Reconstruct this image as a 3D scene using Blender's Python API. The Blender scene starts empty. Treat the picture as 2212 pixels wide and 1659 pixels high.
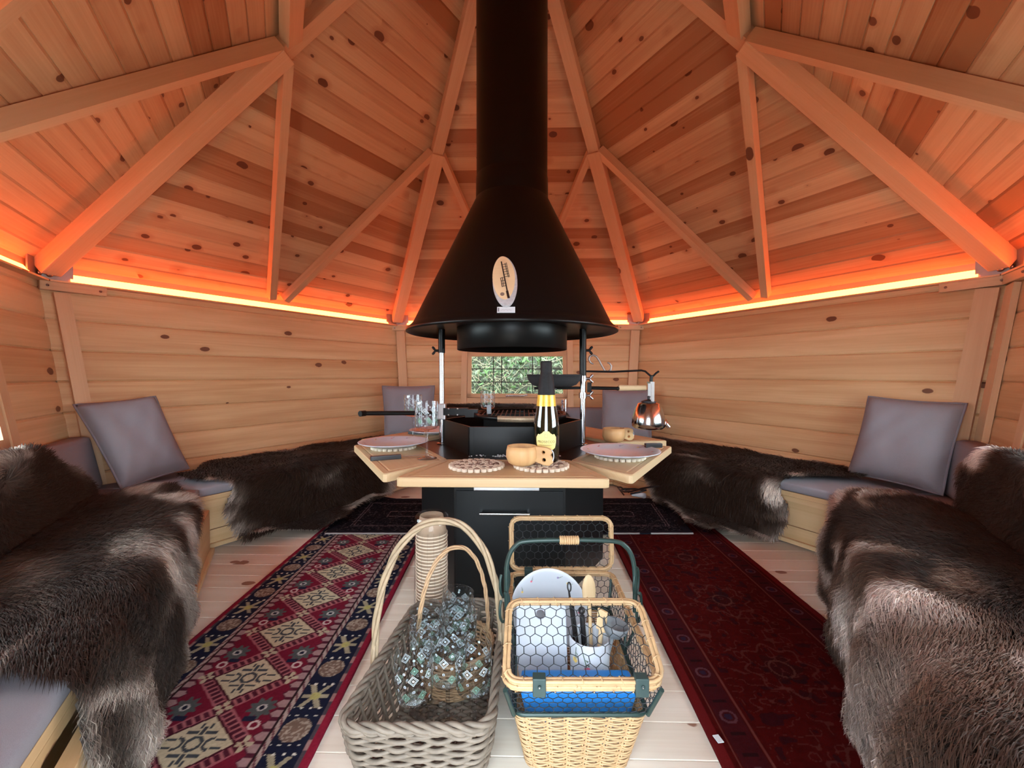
import bpy, bmesh, math, random
import numpy as np
from mathutils import Vector, Matrix, Euler
random.seed(7); rng = np.random.default_rng(11)
scene = bpy.context.scene; COL = scene.collection
R = math.radians; PI = math.pi

# ---------------------------------------------------------------- camera, sky, exposure
YAW = R(1.4)
CAM = (1.9*math.sin(YAW), -1.9*math.cos(YAW), .83)
cd = bpy.data.cameras.new('camera'); cam = bpy.data.objects.new('camera', cd); COL.objects.link(cam)
cam.location = CAM; cam.rotation_euler = (R(90-1.35), 0, YAW)
cd.sensor_width = 36; cd.lens = 36*915/2212; cd.clip_start = .02
scene.camera = cam
w = bpy.data.worlds.new('overcast_sky'); scene.world = w; w.use_nodes = True
bg = w.node_tree.nodes['Background']; bg.inputs[0].default_value = (.80, .91, 1, 1); bg.inputs[1].default_value = 14.5
scene.view_settings.view_transform = 'Standard'; scene.view_settings.look = 'None'
scene.view_settings.gamma = 1; scene.view_settings.exposure = 0.15
scene.view_settings.use_curve_mapping = False
LED_STRENGTH = 20.0
scene.cycles.max_bounces = 10; scene.cycles.diffuse_bounces = 5; scene.cycles.glossy_bounces = 4
scene.cycles.transparent_max_bounces = 24; scene.cycles.sample_clamp_indirect = 8
scene.cycles.use_denoising = True
try: scene.cycles.denoiser = 'OPENIMAGEDENOISE'
except Exception: pass

def at(X, Z):
    """floor-plan point X metres right of and Z metres ahead of the doorway"""
    return (CAM[0]+X*math.cos(YAW)-Z*math.sin(YAW), CAM[1]+Z*math.cos(YAW)+X*math.sin(YAW))

# ---------------------------------------------------------------- materials
MAT = {}
def mat(name):
    m = bpy.data.materials.new(name); m.use_nodes = True; MAT[name] = m
    return m, m.node_tree.nodes, m.node_tree.links, m.node_tree.nodes['Principled BSDF']
def simple(name, col, rough=.5, metal=0, noise=0, nscale=60, bump=0, spec=.5, coat=0):
    m, N, L, b = mat(name)
    b.inputs['Base Color'].default_value = (*col, 1); b.inputs['Roughness'].default_value = rough
    b.inputs['Metallic'].default_value = metal; b.inputs['Specular IOR Level'].default_value = spec
    b.inputs['Coat Weight'].default_value = coat
    if noise or bump:
        tc = N.new('ShaderNodeTexCoord'); t = N.new('ShaderNodeTexNoise'); t.inputs['Scale'].default_value = nscale
        t.inputs['Detail'].default_value = 5; L.new(tc.outputs['Object'], t.inputs['Vector'])
        if noise:
            mx = N.new('ShaderNodeMix'); mx.data_type = 'RGBA'
            mx.inputs[6].default_value = (*[c*(1-noise) for c in col], 1); mx.inputs[7].default_value = (*[min(1, c*(1+noise)) for c in col], 1)
            L.new(t.outputs['Fac'], mx.inputs[0]); L.new(mx.outputs[2], b.inputs['Base Color'])
        if bump:
            bp = N.new('ShaderNodeBump'); bp.inputs['Strength'].default_value = bump; bp.inputs['Distance'].default_value = .002
            L.new(t.outputs['Fac'], bp.inputs['Height']); L.new(bp.outputs[0], b.inputs['Normal'])
    return m
def wood(name, light, dark, knot=.5, rough=.55, streak=.5, grain=1.0, kcol=(.10, .025, .012), tonew=.8, coat=0.0, kscale=(2.2, 7.0)):
    m, N, L, b = mat(name); KR = .27 if name == 'ceiling_pine' else .20
    uv = N.new('ShaderNodeUVMap'); uv.uv_map = 'UVMap'
    def mapping(sx, sy):
        mp = N.new('ShaderNodeMapping'); mp.inputs['Scale'].default_value = (sx, sy, 1); L.new(uv.outputs[0], mp.inputs[0]); return mp.outputs[0]
    def noise(vec, sc, det=4, dist=0):
        t = N.new('ShaderNodeTexNoise'); t.inputs['Scale'].default_value = sc; t.inputs['Detail'].default_value = det; t.inputs['Distortion'].default_value = dist
        L.new(vec, t.inputs['Vector']); return t.outputs['Fac']
    def ramp(f, p0, p1, c0=(0, 0, 0), c1=(1, 1, 1)):
        r = N.new('ShaderNodeValToRGB'); r.color_ramp.elements[0].position = p0; r.color_ramp.elements[1].position = p1
        r.color_ramp.elements[0].color = (*c0, 1); r.color_ramp.elements[1].color = (*c1, 1); L.new(f, r.inputs[0]); return r.outputs[0]
    def math_(op, a, c):
        n = N.new('ShaderNodeMath'); n.operation = op
        for i, v in enumerate((a, c)):
            if isinstance(v, (int, float)): n.inputs[i].default_value = v
            else: L.new(v, n.inputs[i])
        return n.outputs[0]
    def mixc(f, a, c):
        n = N.new('ShaderNodeMix'); n.data_type = 'RGBA'
        if isinstance(f, (int, float)): n.inputs[0].default_value = f
        else: L.new(f, n.inputs[0])
        for i, v in ((6, a), (7, c)):
            if isinstance(v, tuple): n.inputs[i].default_value = (*v, 1)
            else: L.new(v, n.inputs[i])
        return n.outputs[2]
    st = ramp(noise(mapping(.6, 9), 1.6, 3, .6), .38, .68)
    gr = noise(mapping(2.5*grain, 130*grain), 1.0, 4, .5)
    at_ = N.new('ShaderNodeAttribute'); at_.attribute_name = 'tone'
    f = math_('ADD', math_('MULTIPLY', st, streak), math_('MULTIPLY', at_.outputs['Fac'], tonew))
    f = math_('ADD', f, math_('MULTIPLY', math_('SUBTRACT', gr, .5), .55))
    fcl = N.new('ShaderNodeClamp'); L.new(f, fcl.inputs[0])
    c = mixc(fcl.outputs[0], light, dark)
    v = N.new('ShaderNodeTexVoronoi'); v.feature = 'F1'; v.inputs['Scale'].default_value = 1
    v.inputs['Randomness'].default_value = 1
    L.new(mapping(*kscale), v.inputs['Vector'])
    sel = N.new('ShaderNodeSeparateColor'); L.new(v.outputs['Color'], sel.inputs[0])
    thr = math_('MULTIPLY', math_('MAXIMUM', math_('SUBTRACT', sel.outputs[0], 1-knot), 0), KR/max(knot, .01))
    wob = math_('ADD', v.outputs['Distance'], math_('MULTIPLY', math_('SUBTRACT', noise(mapping(40, 40), 1, 2), .5), .05))
    kn = ramp(math_('SUBTRACT', thr, wob), .0, .02)
    halo = ramp(math_('SUBTRACT', math_('MULTIPLY', thr, 2.0), wob), .0, .25)
    c = mixc(math_('MULTIPLY', halo, .55), c, dark)
    c = mixc(math_('MULTIPLY', kn, .88), c, kcol)
    L.new(c, b.inputs['Base Color']); b.inputs['Roughness'].default_value = rough
    b.inputs['Coat Weight'].default_value = coat; b.inputs['Specular IOR Level'].default_value = .35
    bp = N.new('ShaderNodeBump'); bp.inputs['Strength'].default_value = .25; bp.inputs['Distance'].default_value = .001
    L.new(gr, bp.inputs['Height']); L.new(bp.outputs[0], b.inputs['Normal'])
    return m
def attrcol(name, rough=.8, sheen=0, bump=0, nscale=400, spec=.2, noise=.0):
    m, N, L, b = mat(name)
    a = N.new('ShaderNodeAttribute'); a.attribute_name = 'col'; out = a.outputs['Color']
    if noise or bump:
        tc = N.new('ShaderNodeTexCoord'); t = N.new('ShaderNodeTexNoise'); t.inputs['Scale'].default_value = nscale; L.new(tc.outputs['Object'], t.inputs['Vector'])
        if noise:
            hs = N.new('ShaderNodeHueSaturation'); r = N.new('ShaderNodeMapRange'); r.inputs[3].default_value = 1-noise; r.inputs[4].default_value = 1+noise
            L.new(t.outputs['Fac'], r.inputs[0]); L.new(r.outputs[0], hs.inputs['Value']); L.new(out, hs.inputs['Color']); out = hs.outputs[0]
        if bump:
            bp = N.new('ShaderNodeBump'); bp.inputs['Strength'].default_value = bump; bp.inputs['Distance'].default_value = .003
            L.new(t.outputs['Fac'], bp.inputs['Height']); L.new(bp.outputs[0], b.inputs['Normal'])
    L.new(out, b.inputs['Base Color']); b.inputs['Roughness'].default_value = rough
    b.inputs['Specular IOR Level'].default_value = spec; b.inputs['Sheen Weight'].default_value = sheen
    return m
def thinglass(name, tint=(1, 1, 1), base=.05, rough=.02, gain=.9):
    m, N, L, b = mat(name); N.remove(b)
    o = N['Material Output']; tr = N.new('ShaderNodeBsdfTransparent'); tr.inputs[0].default_value = (*tint, 1)
    gl = N.new('ShaderNodeBsdfGlossy'); gl.inputs['Roughness'].default_value = rough
    lw = N.new('ShaderNodeLayerWeight'); lw.inputs[0].default_value = .35
    mr = N.new('ShaderNodeMapRange'); mr.inputs[3].default_value = base; mr.inputs[4].default_value = gain; L.new(lw.outputs['Facing'], mr.inputs[0])
    pw = N.new('ShaderNodeMath'); pw.operation = 'POWER'; pw.inputs[1].default_value = 1.6; L.new(mr.outputs[0], pw.inputs[0])
    mx = N.new('ShaderNodeMixShader'); L.new(pw.outputs[0], mx.inputs[0]); L.new(tr.outputs[0], mx.inputs[1]); L.new(gl.outputs[0], mx.inputs[2]); L.new(mx.outputs[0], o.inputs[0])
    return m
wood('ceiling_pine', (.64, .42, .235), (.36, .16, .07), knot=.68, streak=.3, tonew=.9, kscale=(8.5, 12))
wood('wall_pine', (.72, .49, .27), (.50, .27, .12), knot=.40, streak=.5, tonew=.5, kscale=(5, 9))
wood('trim_pine', (.66, .43, .25), (.50, .28, .14), knot=.3, streak=.3, tonew=.35, kscale=(5, 9))
wood('floor_pine', (.77, .72, .63), (.58, .49, .38), knot=.38, streak=.4, tonew=.5, kscale=(5, 8), kcol=(.22, .09, .05))
wood('board_pine', (.56, .42, .25), (.45, .28, .13), knot=.10, streak=.35, tonew=.35, kcol=(.45, .2, .1), rough=.5)
wood('bench_pine', (.70, .50, .28), (.50, .30, .13), knot=.2, streak=.4, tonew=.35)
wood('mug_birch', (.66, .42, .20), (.46, .25, .10), knot=.0, streak=.8, grain=.6, tonew=.3, rough=.45)
wood('slice_wood', (.78, .60, .36), (.66, .46, .25), knot=.0, streak=.3, tonew=.3)
simple('black_steel', (.004, .004, .004), .36, spec=.22)
simple('black_satin', (.008, .009, .010), .42, spec=.28)
simple('cast_iron', (.02, .022, .025), .7, noise=.4, nscale=300, bump=.3)
simple('chrome', (.50, .51, .53), .16, 1)
simple('steel_brushed', (.45, .45, .46), .3, 1, noise=.1, nscale=80)
simple('zinc', (.33, .30, .28), .5, .8, noise=.15)
simple('rim_reflection', (.36, .27, .18), .5, .6, noise=.3, nscale=120)
simple('ash', (.45, .45, .46), .95, noise=.4, nscale=90)
simple('grey_fabric', (.265, .26, .295), .95, noise=.14, nscale=900, bump=.5, spec=.1)
simple('piping_fabric', (.22, .21, .24), .95, noise=.1, nscale=600)
simple('melamine', (.50, .54, .60), .28)
simple('white_plastic', (.45, .50, .58), .35)
simple('blue_plastic', (.012, .17, .52), .4)
simple('black_plastic', (.015, .015, .018), .35)
simple('grey_nylon', (.16, .18, .20), .45)
simple('green_metal', (.018, .042, .038), .42, .2)
simple('wire_black', (.02, .025, .03), .5, .4)
simple('rattan', (.46, .30, .155), .5, noise=.25, nscale=70, bump=.3)
simple('rattan_grey', (.42, .30, .21), .6, noise=.3, nscale=60, bump=.3)
simple('wicker_grey', (.165, .135, .105), .65, noise=.45, nscale=45, bump=.5)
simple('wicker_handle', (.33, .25, .16), .6, noise=.35, nscale=55, bump=.4)
simple('wicker_brown', (.42, .27, .15), .6, noise=.35, nscale=60, bump=.4)
simple('leather_green', (.02, .045, .045), .55)
simple('paper_cup', (.40, .29, .20), .7, noise=.05)
simple('cup_rim', (.74, .62, .48), .6)
simple('print_white', (.50, .58, .60), .5)
simple('print_mint', (.26, .50, .38), .5)
simple('print_dark', (.08, .06, .09), .6)
simple('flower_pink', (.75, .16, .24), .5); simple('flower_yellow', (.85, .6, .15), .5); simple('flower_violet', (.25, .2, .4), .5); simple('leaf_green', (.10, .15, .11), .5)
simple('trivet_wood', (.60, .51, .40), .7, noise=.12, nscale=120)
simple('trivet_dark', (.20, .13, .10), .7)
simple('label_yellow', (.86, .70, .26), .45); simple('foil_gold', (.85, .52, .07), .3, .4, noise=.25, nscale=150); simple('ink', (.12, .10, .04), .6)
simple('foil_black', (.018, .019, .021), .6, spec=.15, noise=.3, nscale=120, bump=.4)
simple('bottle_glass', (.006, .009, .004), .06, spec=.8, coat=.5)
simple('bark_grey', (.45, .46, .48), .8, noise=.25, nscale=120)
simple('sticker', (.62, .70, .74), .4)
simple('copper_ink', (.02, .012, .01), .5)
simple('earth', (.05, .045, .03), 1, noise=.4, nscale=12)
simple('twig', (.42, .38, .26), .9, noise=.2)
simple('lead', (.03, .03, .03), .5, .5)
simple('bulb_white', (.7, .72, .78), .3)
thinglass('window_glass', (.97, 1, .98), .02, .01, .6)
thinglass('clear_glass', (.93, .95, .96), .09, .03, .95)
thinglass('clear_wrap', (.97, .97, .98), .07, .12, .55)
attrcol('rug_pile', .95, 0, .5, 900, .05, .12)
attrcol('fur', .6, .04, 0, 1, .18)
attrcol('leaf', .55, 0, 0, 1, .4)
m, N, L, b = mat('led'); b.inputs['Base Color'].default_value = (.9, .7, .5, 1)
b.inputs['Emission Color'].default_value = (1, .135, .022, 1); b.inputs['Emission Strength'].default_value = LED_STRENGTH

# ---------------------------------------------------------------- mesh helpers
ORG = {}
def V(*a): return Vector(a)
def tag(o, label=None, cat=None, group=None, kind=None):
    for k, v in (('label', label), ('category', cat), ('group', group), ('kind', kind)):
        if v: o[k] = v
    return o
def thing(name, label, cat, loc=(0, 0, 0), group=None):
    o = bpy.data.objects.new(name, None); o.empty_display_size = .05; COL.objects.link(o); o.location = loc
    ORG[o.name] = Vector(loc); return tag(o, label, cat, group)
class MB:
    def __init__(s): s.v = []; s.f = []; s.m = []; s.uv = []; s.t = []; s.sm = []
    def add(s, vs, fs, mi=0, uvs=None, tone=0., smooth=False):
        o = len(s.v); s.v += [tuple(p) for p in vs]
        for i, f in enumerate(fs):
            s.f.append(tuple(o+k for k in f)); s.m.append(mi); s.t.append(tone); s.sm.append(smooth)
            s.uv.append(uvs[i] if uvs else None)
        return s
    def build(s, name, mats, parent=None, loc=None, bevel=0):
        if isinstance(mats, str): mats = [mats]
        org = ORG[parent.name] if parent else Vector(loc or (0, 0, 0))
        me = bpy.data.meshes.new(name)
        me.from_pydata([(a-org.x, b_-org.y, c-org.z) for a, b_, c in s.v], [], s.f)
        for k in mats: me.materials.append(MAT[k])
        me.polygons.foreach_set('material_index', s.m); me.polygons.foreach_set('use_smooth', s.sm)
        ta = me.attributes.new('tone', 'FLOAT', 'FACE'); ta.data.foreach_set('value', s.t)
        if any(u is not None for u in s.uv):
            ul = me.uv_layers.new(name='UVMap'); flat = []
            for u, f in zip(s.uv, s.f):
                flat += [c for p in (u if u is not None else [(0, 0)]*len(f)) for c in p]
            ul.data.foreach_set('uv', flat)
        me.validate(); me.update()
        o = bpy.data.objects.new(name, me); COL.objects.link(o)
        ORG[o.name] = org.copy()
        if parent: o.parent = parent
        else: o.location = org
        if bevel:
            bm = bmesh.new(); bm.from_mesh(me); bmesh.ops.remove_doubles(bm, verts=bm.verts, dist=1e-5)
            es = [e for e in bm.edges if len(e.link_faces) == 2 and e.calc_face_angle(0) > .6]
            bmesh.ops.bevel(bm, geom=es, offset=bevel, segments=2, affect='EDGES', profile=.6); bm.to_mesh(me); bm.free()
        return o
    def box(s, c, half, X=(1, 0, 0), Y=(0, 1, 0), Z=None, mi=0, tone=None):
        """oriented box, wood grain along its longest axis"""
        c = Vector(c); X = Vector(X).normalized(); Y = Vector(Y).normalized(); Z = Vector(Z).normalized() if Z is not None else X.cross(Y)
        ax = [X, Y, Z]; h = list(half); lg = h.index(max(h)); off = random.random()*50, random.random()*50
        tone = random.random()*.6 if tone is None else tone
        P = {}
        for i in (-1, 1):
            for j in (-1, 1):
                for k in (-1, 1): P[(i, j, k)] = (c+X*h[0]*i+Y*h[1]*j+Z*h[2]*k, (h[0]*i, h[1]*j, h[2]*k))
        quads = [((-1,-1,-1),(-1,1,-1),(1,1,-1),(1,-1,-1)), ((-1,-1,1),(1,-1,1),(1,1,1),(-1,1,1)), ((-1,-1,-1),(1,-1,-1),(1,-1,1),(-1,-1,1)),
                 ((-1,1,-1),(-1,1,1),(1,1,1),(1,1,-1)), ((-1,-1,-1),(-1,-1,1),(-1,1,1),(-1,1,-1)), ((1,-1,-1),(1,1,-1),(1,1,1),(1,-1,1))]
        nax = [2, 2, 1, 1, 0, 0]
        for q, na in zip(quads, nax):
            oth = [a for a in range(3) if a != na]; ua = lg if lg in oth else oth[0]; va = [a for a in oth if a != ua][0]
            s.add([P[k][0] for k in q], [(0, 1, 2, 3)], mi, [[(P[k][1][ua]+off[0], P[k][1][va]+off[1]+na*3.1) for k in q]], tone)
        return s
    def beam(s, a, b_, wd, dp, up, mi=0, tone=None, ext=0):
        a = Vector(a); b_ = Vector(b_); X = (b_-a).normalized(); Y = Vector(up).cross(X).normalized(); Z = X.cross(Y)
        return s.box((a+b_)/2, ((b_-a).length/2+ext, wd/2, dp/2), X, Y, Z, mi, tone)
    def tube(s, pts, r, n=8, mi=0, closed=False, caps=True, smooth=True, tone=0.):
        pts = [Vector(p) for p in pts]; rs = r if isinstance(r, (list, tuple)) else [r]*len(pts)
        m = len(pts); T = []
        for i in range(m):
            a = pts[(i-1) % m] if (closed or i > 0) else pts[i]; c = pts[(i+1) % m] if (closed or i < m-1) else pts[i]
            t = (c-a); T.append(t.normalized() if t.length > 1e-9 else Vector((0, 0, 1)))
        up = Vector((0, 0, 1)) if abs(T[0].z) < .9 else Vector((1, 0, 0)); nrm = (up-T[0]*up.dot(T[0])).normalized()
        vs = []; uvs = []; L_ = 0
        for i in range(m):
            nrm = (nrm-T[i]*nrm.dot(T[i])); nrm = nrm.normalized() if nrm.length > 1e-6 else T[i].orthogonal().normalized()
            bn = T[i].cross(nrm)
            if i: L_ += (pts[i]-pts[i-1]).length
            for k in range(n):
                a = 2*PI*k/n; vs.append(pts[i]+(nrm*math.cos(a)+bn*math.sin(a))*rs[i]); uvs.append((L_, k/n*2*PI*rs[i]))
        fs = []; fu = []
        for i in range(m if closed else m-1):
            j = (i+1) % m
            for k in range(n):
                l = (k+1) % n; f = (i*n+k, i*n+l, j*n+l, j*n+k); fs.append(f); fu.append([uvs[q] for q in f])
        s.add(vs, fs, mi, fu, tone, smooth)
        if caps and not closed:
            s.add([vs[k] for k in range(n)], [tuple(range(n))[::-1]], mi, None, tone); s.add([vs[(m-1)*n+k] for k in range(n)], [tuple(range(n))], mi, None, tone)
        return s
    def lathe(s, prof, c=(0, 0, 0), n=48, mi=0, smooth=True, tone=0., sx=1, sy=1, a0=0, a1=2*PI):
        c = Vector(c); full = abs(a1-a0-2*PI) < 1e-6; k = n if full else n+1; vs = []; uv = []; d = 0
        for i, (r, z) in enumerate(prof):
            if i: d += math.hypot(r-prof[i-1][0], z-prof[i-1][1])
            for j in range(k):
                a = a0+(a1-a0)*j/n; vs.append(c+V(r*math.cos(a)*sx, r*math.sin(a)*sy, z)); uv.append((d, a*.05))
        fs = []; fu = []
        for i in range(len(prof)-1):
            for j in range(n):
                l = (j+1) % n if full else j+1; f = (i*k+j, i*k+l, (i+1)*k+l, (i+1)*k+j)
                fs.append(f); fu.append([uv[q] for q in f])
        s.add(vs, fs, mi, fu, tone, smooth); return s
    def prism(s, poly, z0, z1, mi=0, tone=None, udir=(1, 0)):
        """vertical prism on a floor-plan polygon"""
        n = len(poly); tone = random.random()*.5 if tone is None else tone; ud = Vector(udir).normalized(); vd = Vector((-ud.y, ud.x)); o = (random.random()*40, random.random()*40)
        U = [(Vector(p).dot(ud)+o[0], Vector(p).dot(vd)+o[1]) for p in poly]
        area = sum(poly[i][0]*poly[(i+1) % n][1]-poly[(i+1) % n][0]*poly[i][1] for i in range(n))
        if area < 0: poly = poly[::-1]; U = U[::-1]
        s.add([(*p, z1) for p in poly], [tuple(range(n))], mi, [U], tone)
        s.add([(*p, z0) for p in poly], [tuple(range(n))[::-1]], mi, [U[::-1]], tone); acc = 0
        for i in range(n):
            j = (i+1) % n; l = math.dist(poly[i], poly[j])
            s.add([(*poly[i], z0), (*poly[j], z0), (*poly[j], z1), (*poly[i], z1)], [(0, 1, 2, 3)], mi, [[(acc+o[0], z0), (acc+l+o[0], z0), (acc+l+o[0], z1), (acc+o[0], z1)]], tone); acc += l
        return s
    def disc(s, c, r, nrm=(0, 0, 1), n=24, mi=0):
        c = Vector(c); nrm = Vector(nrm).normalized(); a = nrm.orthogonal().normalized(); b_ = nrm.cross(a)
        return s.add([c+(a*math.cos(2*PI*k/n)+b_*math.sin(2*PI*k/n))*r for k in range(n)], [tuple(range(n))], mi)
    def ball(s, c, r, mi=0, n=12, sz=(1, 1, 1)):
        pr = [(max(1e-5, r*math.sin(PI*i/8)), -r*math.cos(PI*i/8)*sz[2]) for i in range(9)]
        return s.lathe(pr, c, n, mi, True, 0, sz[0], sz[1])
    def xform(s, M):
        s.v = [tuple(M @ Vector(p)) for p in s.v]; return s
def plate2d(outline, holes=(), t=.01, bev=0.0, res=1):
    """verts, faces of a flat plate with holes, lying in XY"""
    cu = bpy.data.curves.new('tmp', 'CURVE'); cu.dimensions = '2D'; cu.fill_mode = 'BOTH'; cu.extrude = t/2-bev; cu.bevel_depth = bev; cu.bevel_resolution = res
    for ring in [outline, *holes]:
        sp = cu.splines.new('POLY'); sp.points.add(len(ring)-1)
        for p, q in zip(sp.points, ring): p.co = (q[0], q[1], 0, 1)
        sp.use_cyclic_u = True
    return curve_mesh(cu)
def curve_mesh(cu):
    o = bpy.data.objects.new('tmp', cu); COL.objects.link(o); dg = bpy.context.evaluated_depsgraph_get(); dg.update()
    me = bpy.data.meshes.new_from_object(o.evaluated_get(dg)); vs = [tuple(v.co) for v in me.vertices]; fs = [tuple(p.vertices) for p in me.polygons]
    bpy.data.objects.remove(o); bpy.data.meshes.remove(me); return vs, fs
def text_mesh(txt, size, ext=.0003):
    cu = bpy.data.curves.new('tmp', 'FONT'); cu.body = txt; cu.size = size; cu.extrude = ext; cu.align_x = 'CENTER'; cu.resolution_u = 4
    return curve_mesh(cu)
def planar_uv(vs, fs, k=(0, 1)): 
    ox = random.random()*30; return [[(vs[i][k[0]]+ox, vs[i][k[1]]+ox) for i in f] for f in fs]
def copy_tree(o, parent=None):
    c = o.copy(); COL.objects.link(c)
    if parent: c.parent = parent
    for ch in o.children: copy_tree(ch, c)
    return c
def hexn(phi): a = R(phi); return Vector((math.cos(a), math.sin(a), 0)), Vector((-math.sin(a), math.cos(a), 0))
def rad(z): return 1.957+.174*z            # corner radius of the room at height z (walls lean out)
def apo(z): return .8660254*rad(z)
WALL_TOP = 1.26
def ceil_z(r): return 3.212-.858*r         # along a corner ray
SIDES = {'back': 90, 'left': 150, 'front_left': 210, 'front': 270, 'front_right': 330, 'right': 30}

# ---------------------------------------------------------------- floor
mb = MB(); y = -2.1; i = 0
while y < 2.0:
    y1 = y+.1; x0, x1 = -2.3, 2.3; o = random.random()*60; tn = random.random()*.9; g = .0022
    for (ya, za, yb, zb, k) in ((y, -.004, y+g, 0, 0), (y+g, 0, y1-g, 0, 1), (y1-g, 0, y1, -.004, 2)):
        mb.add([(x0, ya, za), (x1, ya, za), (x1, yb, zb), (x0, yb, zb)], [(0, 1, 2, 3)], 0, [[(x0+o, ya+o), (x1+o, ya+o), (x1+o, yb+o), (x0+o, yb+o)]], tn)
    y = y1
mb.add([(-2.3, -2.1, -.03), (2.3, -2.1, -.03), (2.3, 2.1, -.03), (-2.3, 2.1, -.03)], [(3, 2, 1, 0)])
tag(mb.build('floor', 'floor_pine'), kind='structure')

# ---------------------------------------------------------------- walls
def wall(name, phi, holes=(), pitch=.145, zoff=.03):
    n, t = hexn(phi); mb = MB()
    def P(u, z, d=0): return n*(apo(z)-d)+t*u+V(0, 0, z)
    zs = [zoff+pitch*k for k in range(-1, 12)]; prof = []
    for k in range(len(zs)-1):
        a, c = zs[k], zs[k+1]; tn = random.random(); o = random.random()*60
        for (p, q, dp, dq) in ((a, a+.007, -.007, 0), (a+.007, a+.03, 0, .003), (a+.03, c-.03, .003, .003), (c-.03, c-.007, .003, 0), (c-.007, c, 0, -.007)):
            prof.append((p, q, dp, dq, tn, o, a))
    hz = sorted({z for h in holes for z in (h[2], h[3])})
    for (p, q, dp, dq, tn, o, base) in prof:
        p2, q2 = max(p, 0), min(q, WALL_TOP)
        if q2 <= p2: continue
        f = lambda z: dp+(dq-dp)*(z-p)/(q-p)
        cuts = [p2]+[z for z in hz if p2+1e-4 < z < q2-1e-4]+[q2]
        for z0, z1 in zip(cuts, cuts[1:]):
            zm = (z0+z1)/2; spans = [(-1, 1)]
            e0 = [-rad(z0)/2, rad(z0)/2]; e1 = [-rad(z1)/2, rad(z1)/2]
            hs = sorted([h for h in holes if h[2] < zm < h[3]]); us = [None]
            segs = []; cur = 'L'
            for h in hs: segs.append((cur, h[0])); cur = h[1]
            segs.append((cur, 'R'))
            for A_, B_ in segs:
                a0 = e0[0] if A_ == 'L' else A_; a1 = e1[0] if A_ == 'L' else A_; b0 = e0[1] if B_ == 'R' else B_; b1 = e1[1] if B_ == 'R' else B_
                vs = [P(a0, z0, f(z0)), P(b0, z0, f(z0)), P(b1, z1, f(z1)), P(a1, z1, f(z1))]
                mb.add(vs[::-1], [(0, 1, 2, 3)], 0, [[(a1+o, z1+o), (b1+o, z1+o), (b0+o, z0+o), (a0+o, z0+o)]], tn)
    cells = [(-1, 1, 0, WALL_TOP)]                    # outer skin, split round the opening
    for (u0, u1, z0, z1) in holes: cells = [(-1, 1, 0, z0), (-1, 1, z1, WALL_TOP), (-1, u0, z0, z1), (u1, 1, z0, z1)]
    for (ua, ub, za, zb) in cells:
        if zb-za < .001: continue
        ue = lambda u_, z: u_*rad(z)/2+.03*u_ if abs(u_) == 1 else u_
        mb.add([P(ue(ua, za), za, -.05), P(ue(ub, za), za, -.05), P(ue(ub, zb), zb, -.05), P(ue(ua, zb), zb, -.05)], [(0, 1, 2, 3)], 0, [[(0, za), (2, za), (2, zb), (0, zb)]], .5)
    # jambs of the openings and the top ledge
    for (u0, u1, z0, z1) in holes:
        for ua in (u0, u1): mb.add([P(ua, z0), P(ua, z1), P(ua, z1, -.05), P(ua, z0, -.05)], [(0, 1, 2, 3)], 0, [[(z0, 0), (z1, 0), (z1, .05), (z0, .05)]])
        for z in (z0, z1):
            if z > 0: mb.add([P(u0, z), P(u1, z), P(u1, z, -.05), P(u0, z, -.05)], [(0, 1, 2, 3)], 0, [[(u0, 0), (u1, 0), (u1, .05), (u0, .05)]])
    z = WALL_TOP; h = rad(z)/2
    mb.add([P(-h, z), P(h, z), P(h, z, -.05), P(-h, z, -.05)], [(0, 1, 2, 3)], 0, [[(0, 0), (1, 0), (1, .05), (0, .05)]])
    return tag(mb.build('wall_'+name, 'wall_pine'), kind='structure')
WIN = {'back': (-.435, .435, .622, 1.022), 'front_left': (-.52, .62, .56, 1.10), 'front_right': (-.62, .62, .56, 1.10)}  # front_right opening is unseen, added for daylight; front_left enlarged likewise
for nme, phi in SIDES.items():
    holes = [WIN[nme]] if nme in WIN else []
    if nme == 'front': holes = [(-.30, .30, 0, WALL_TOP+.01)]
    wall(nme, phi, holes, zoff=.03+.02*(phi % 4))

# ---------------------------------------------------------------- ceiling: six boarded triangles
mb = MB(); apexz = ceil_z(0)
for phi in SIDES.values():
    n, t = hexn(phi); a = 2.02; pitch = .084
    while a > .05:
        a1 = max(a-pitch*.7071, .0); tn = random.choice((0, 0, .1, .25, .4, .6, .9, 1.05)); o = random.random()*60
        def P(aa, u, d=0): return n*aa+t*u+V(0, 0, 3.212-.858*aa/.8660254+d)
        g = .0035
        for (p, q, dp, dq) in ((a, a-g, .006, 0), (a-g, a1+g, 0, 0), (a1+g, a1, 0, .006)):
            wp, wq = p/1.7320508, q/1.7320508
            mb.add([P(p, -wp, dp), P(p, wp, dp), P(q, wq, dq), P(q, -wq, dq)], [(0, 1, 2, 3)], 0, [[(-wp+o, p*1.41+o), (wp+o, p*1.41+o), (wq+o, q*1.41+o), (-wq+o, q*1.41+o)]], tn)
        a = a1
    aa = 2.05; mb.add([P(aa, -aa/1.732, .04), P(aa, aa/1.732, .04), V(0, 0, apexz+.04)], [(2, 1, 0)])
tag(mb.build('ceiling', 'ceiling_pine'), kind='structure')

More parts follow.
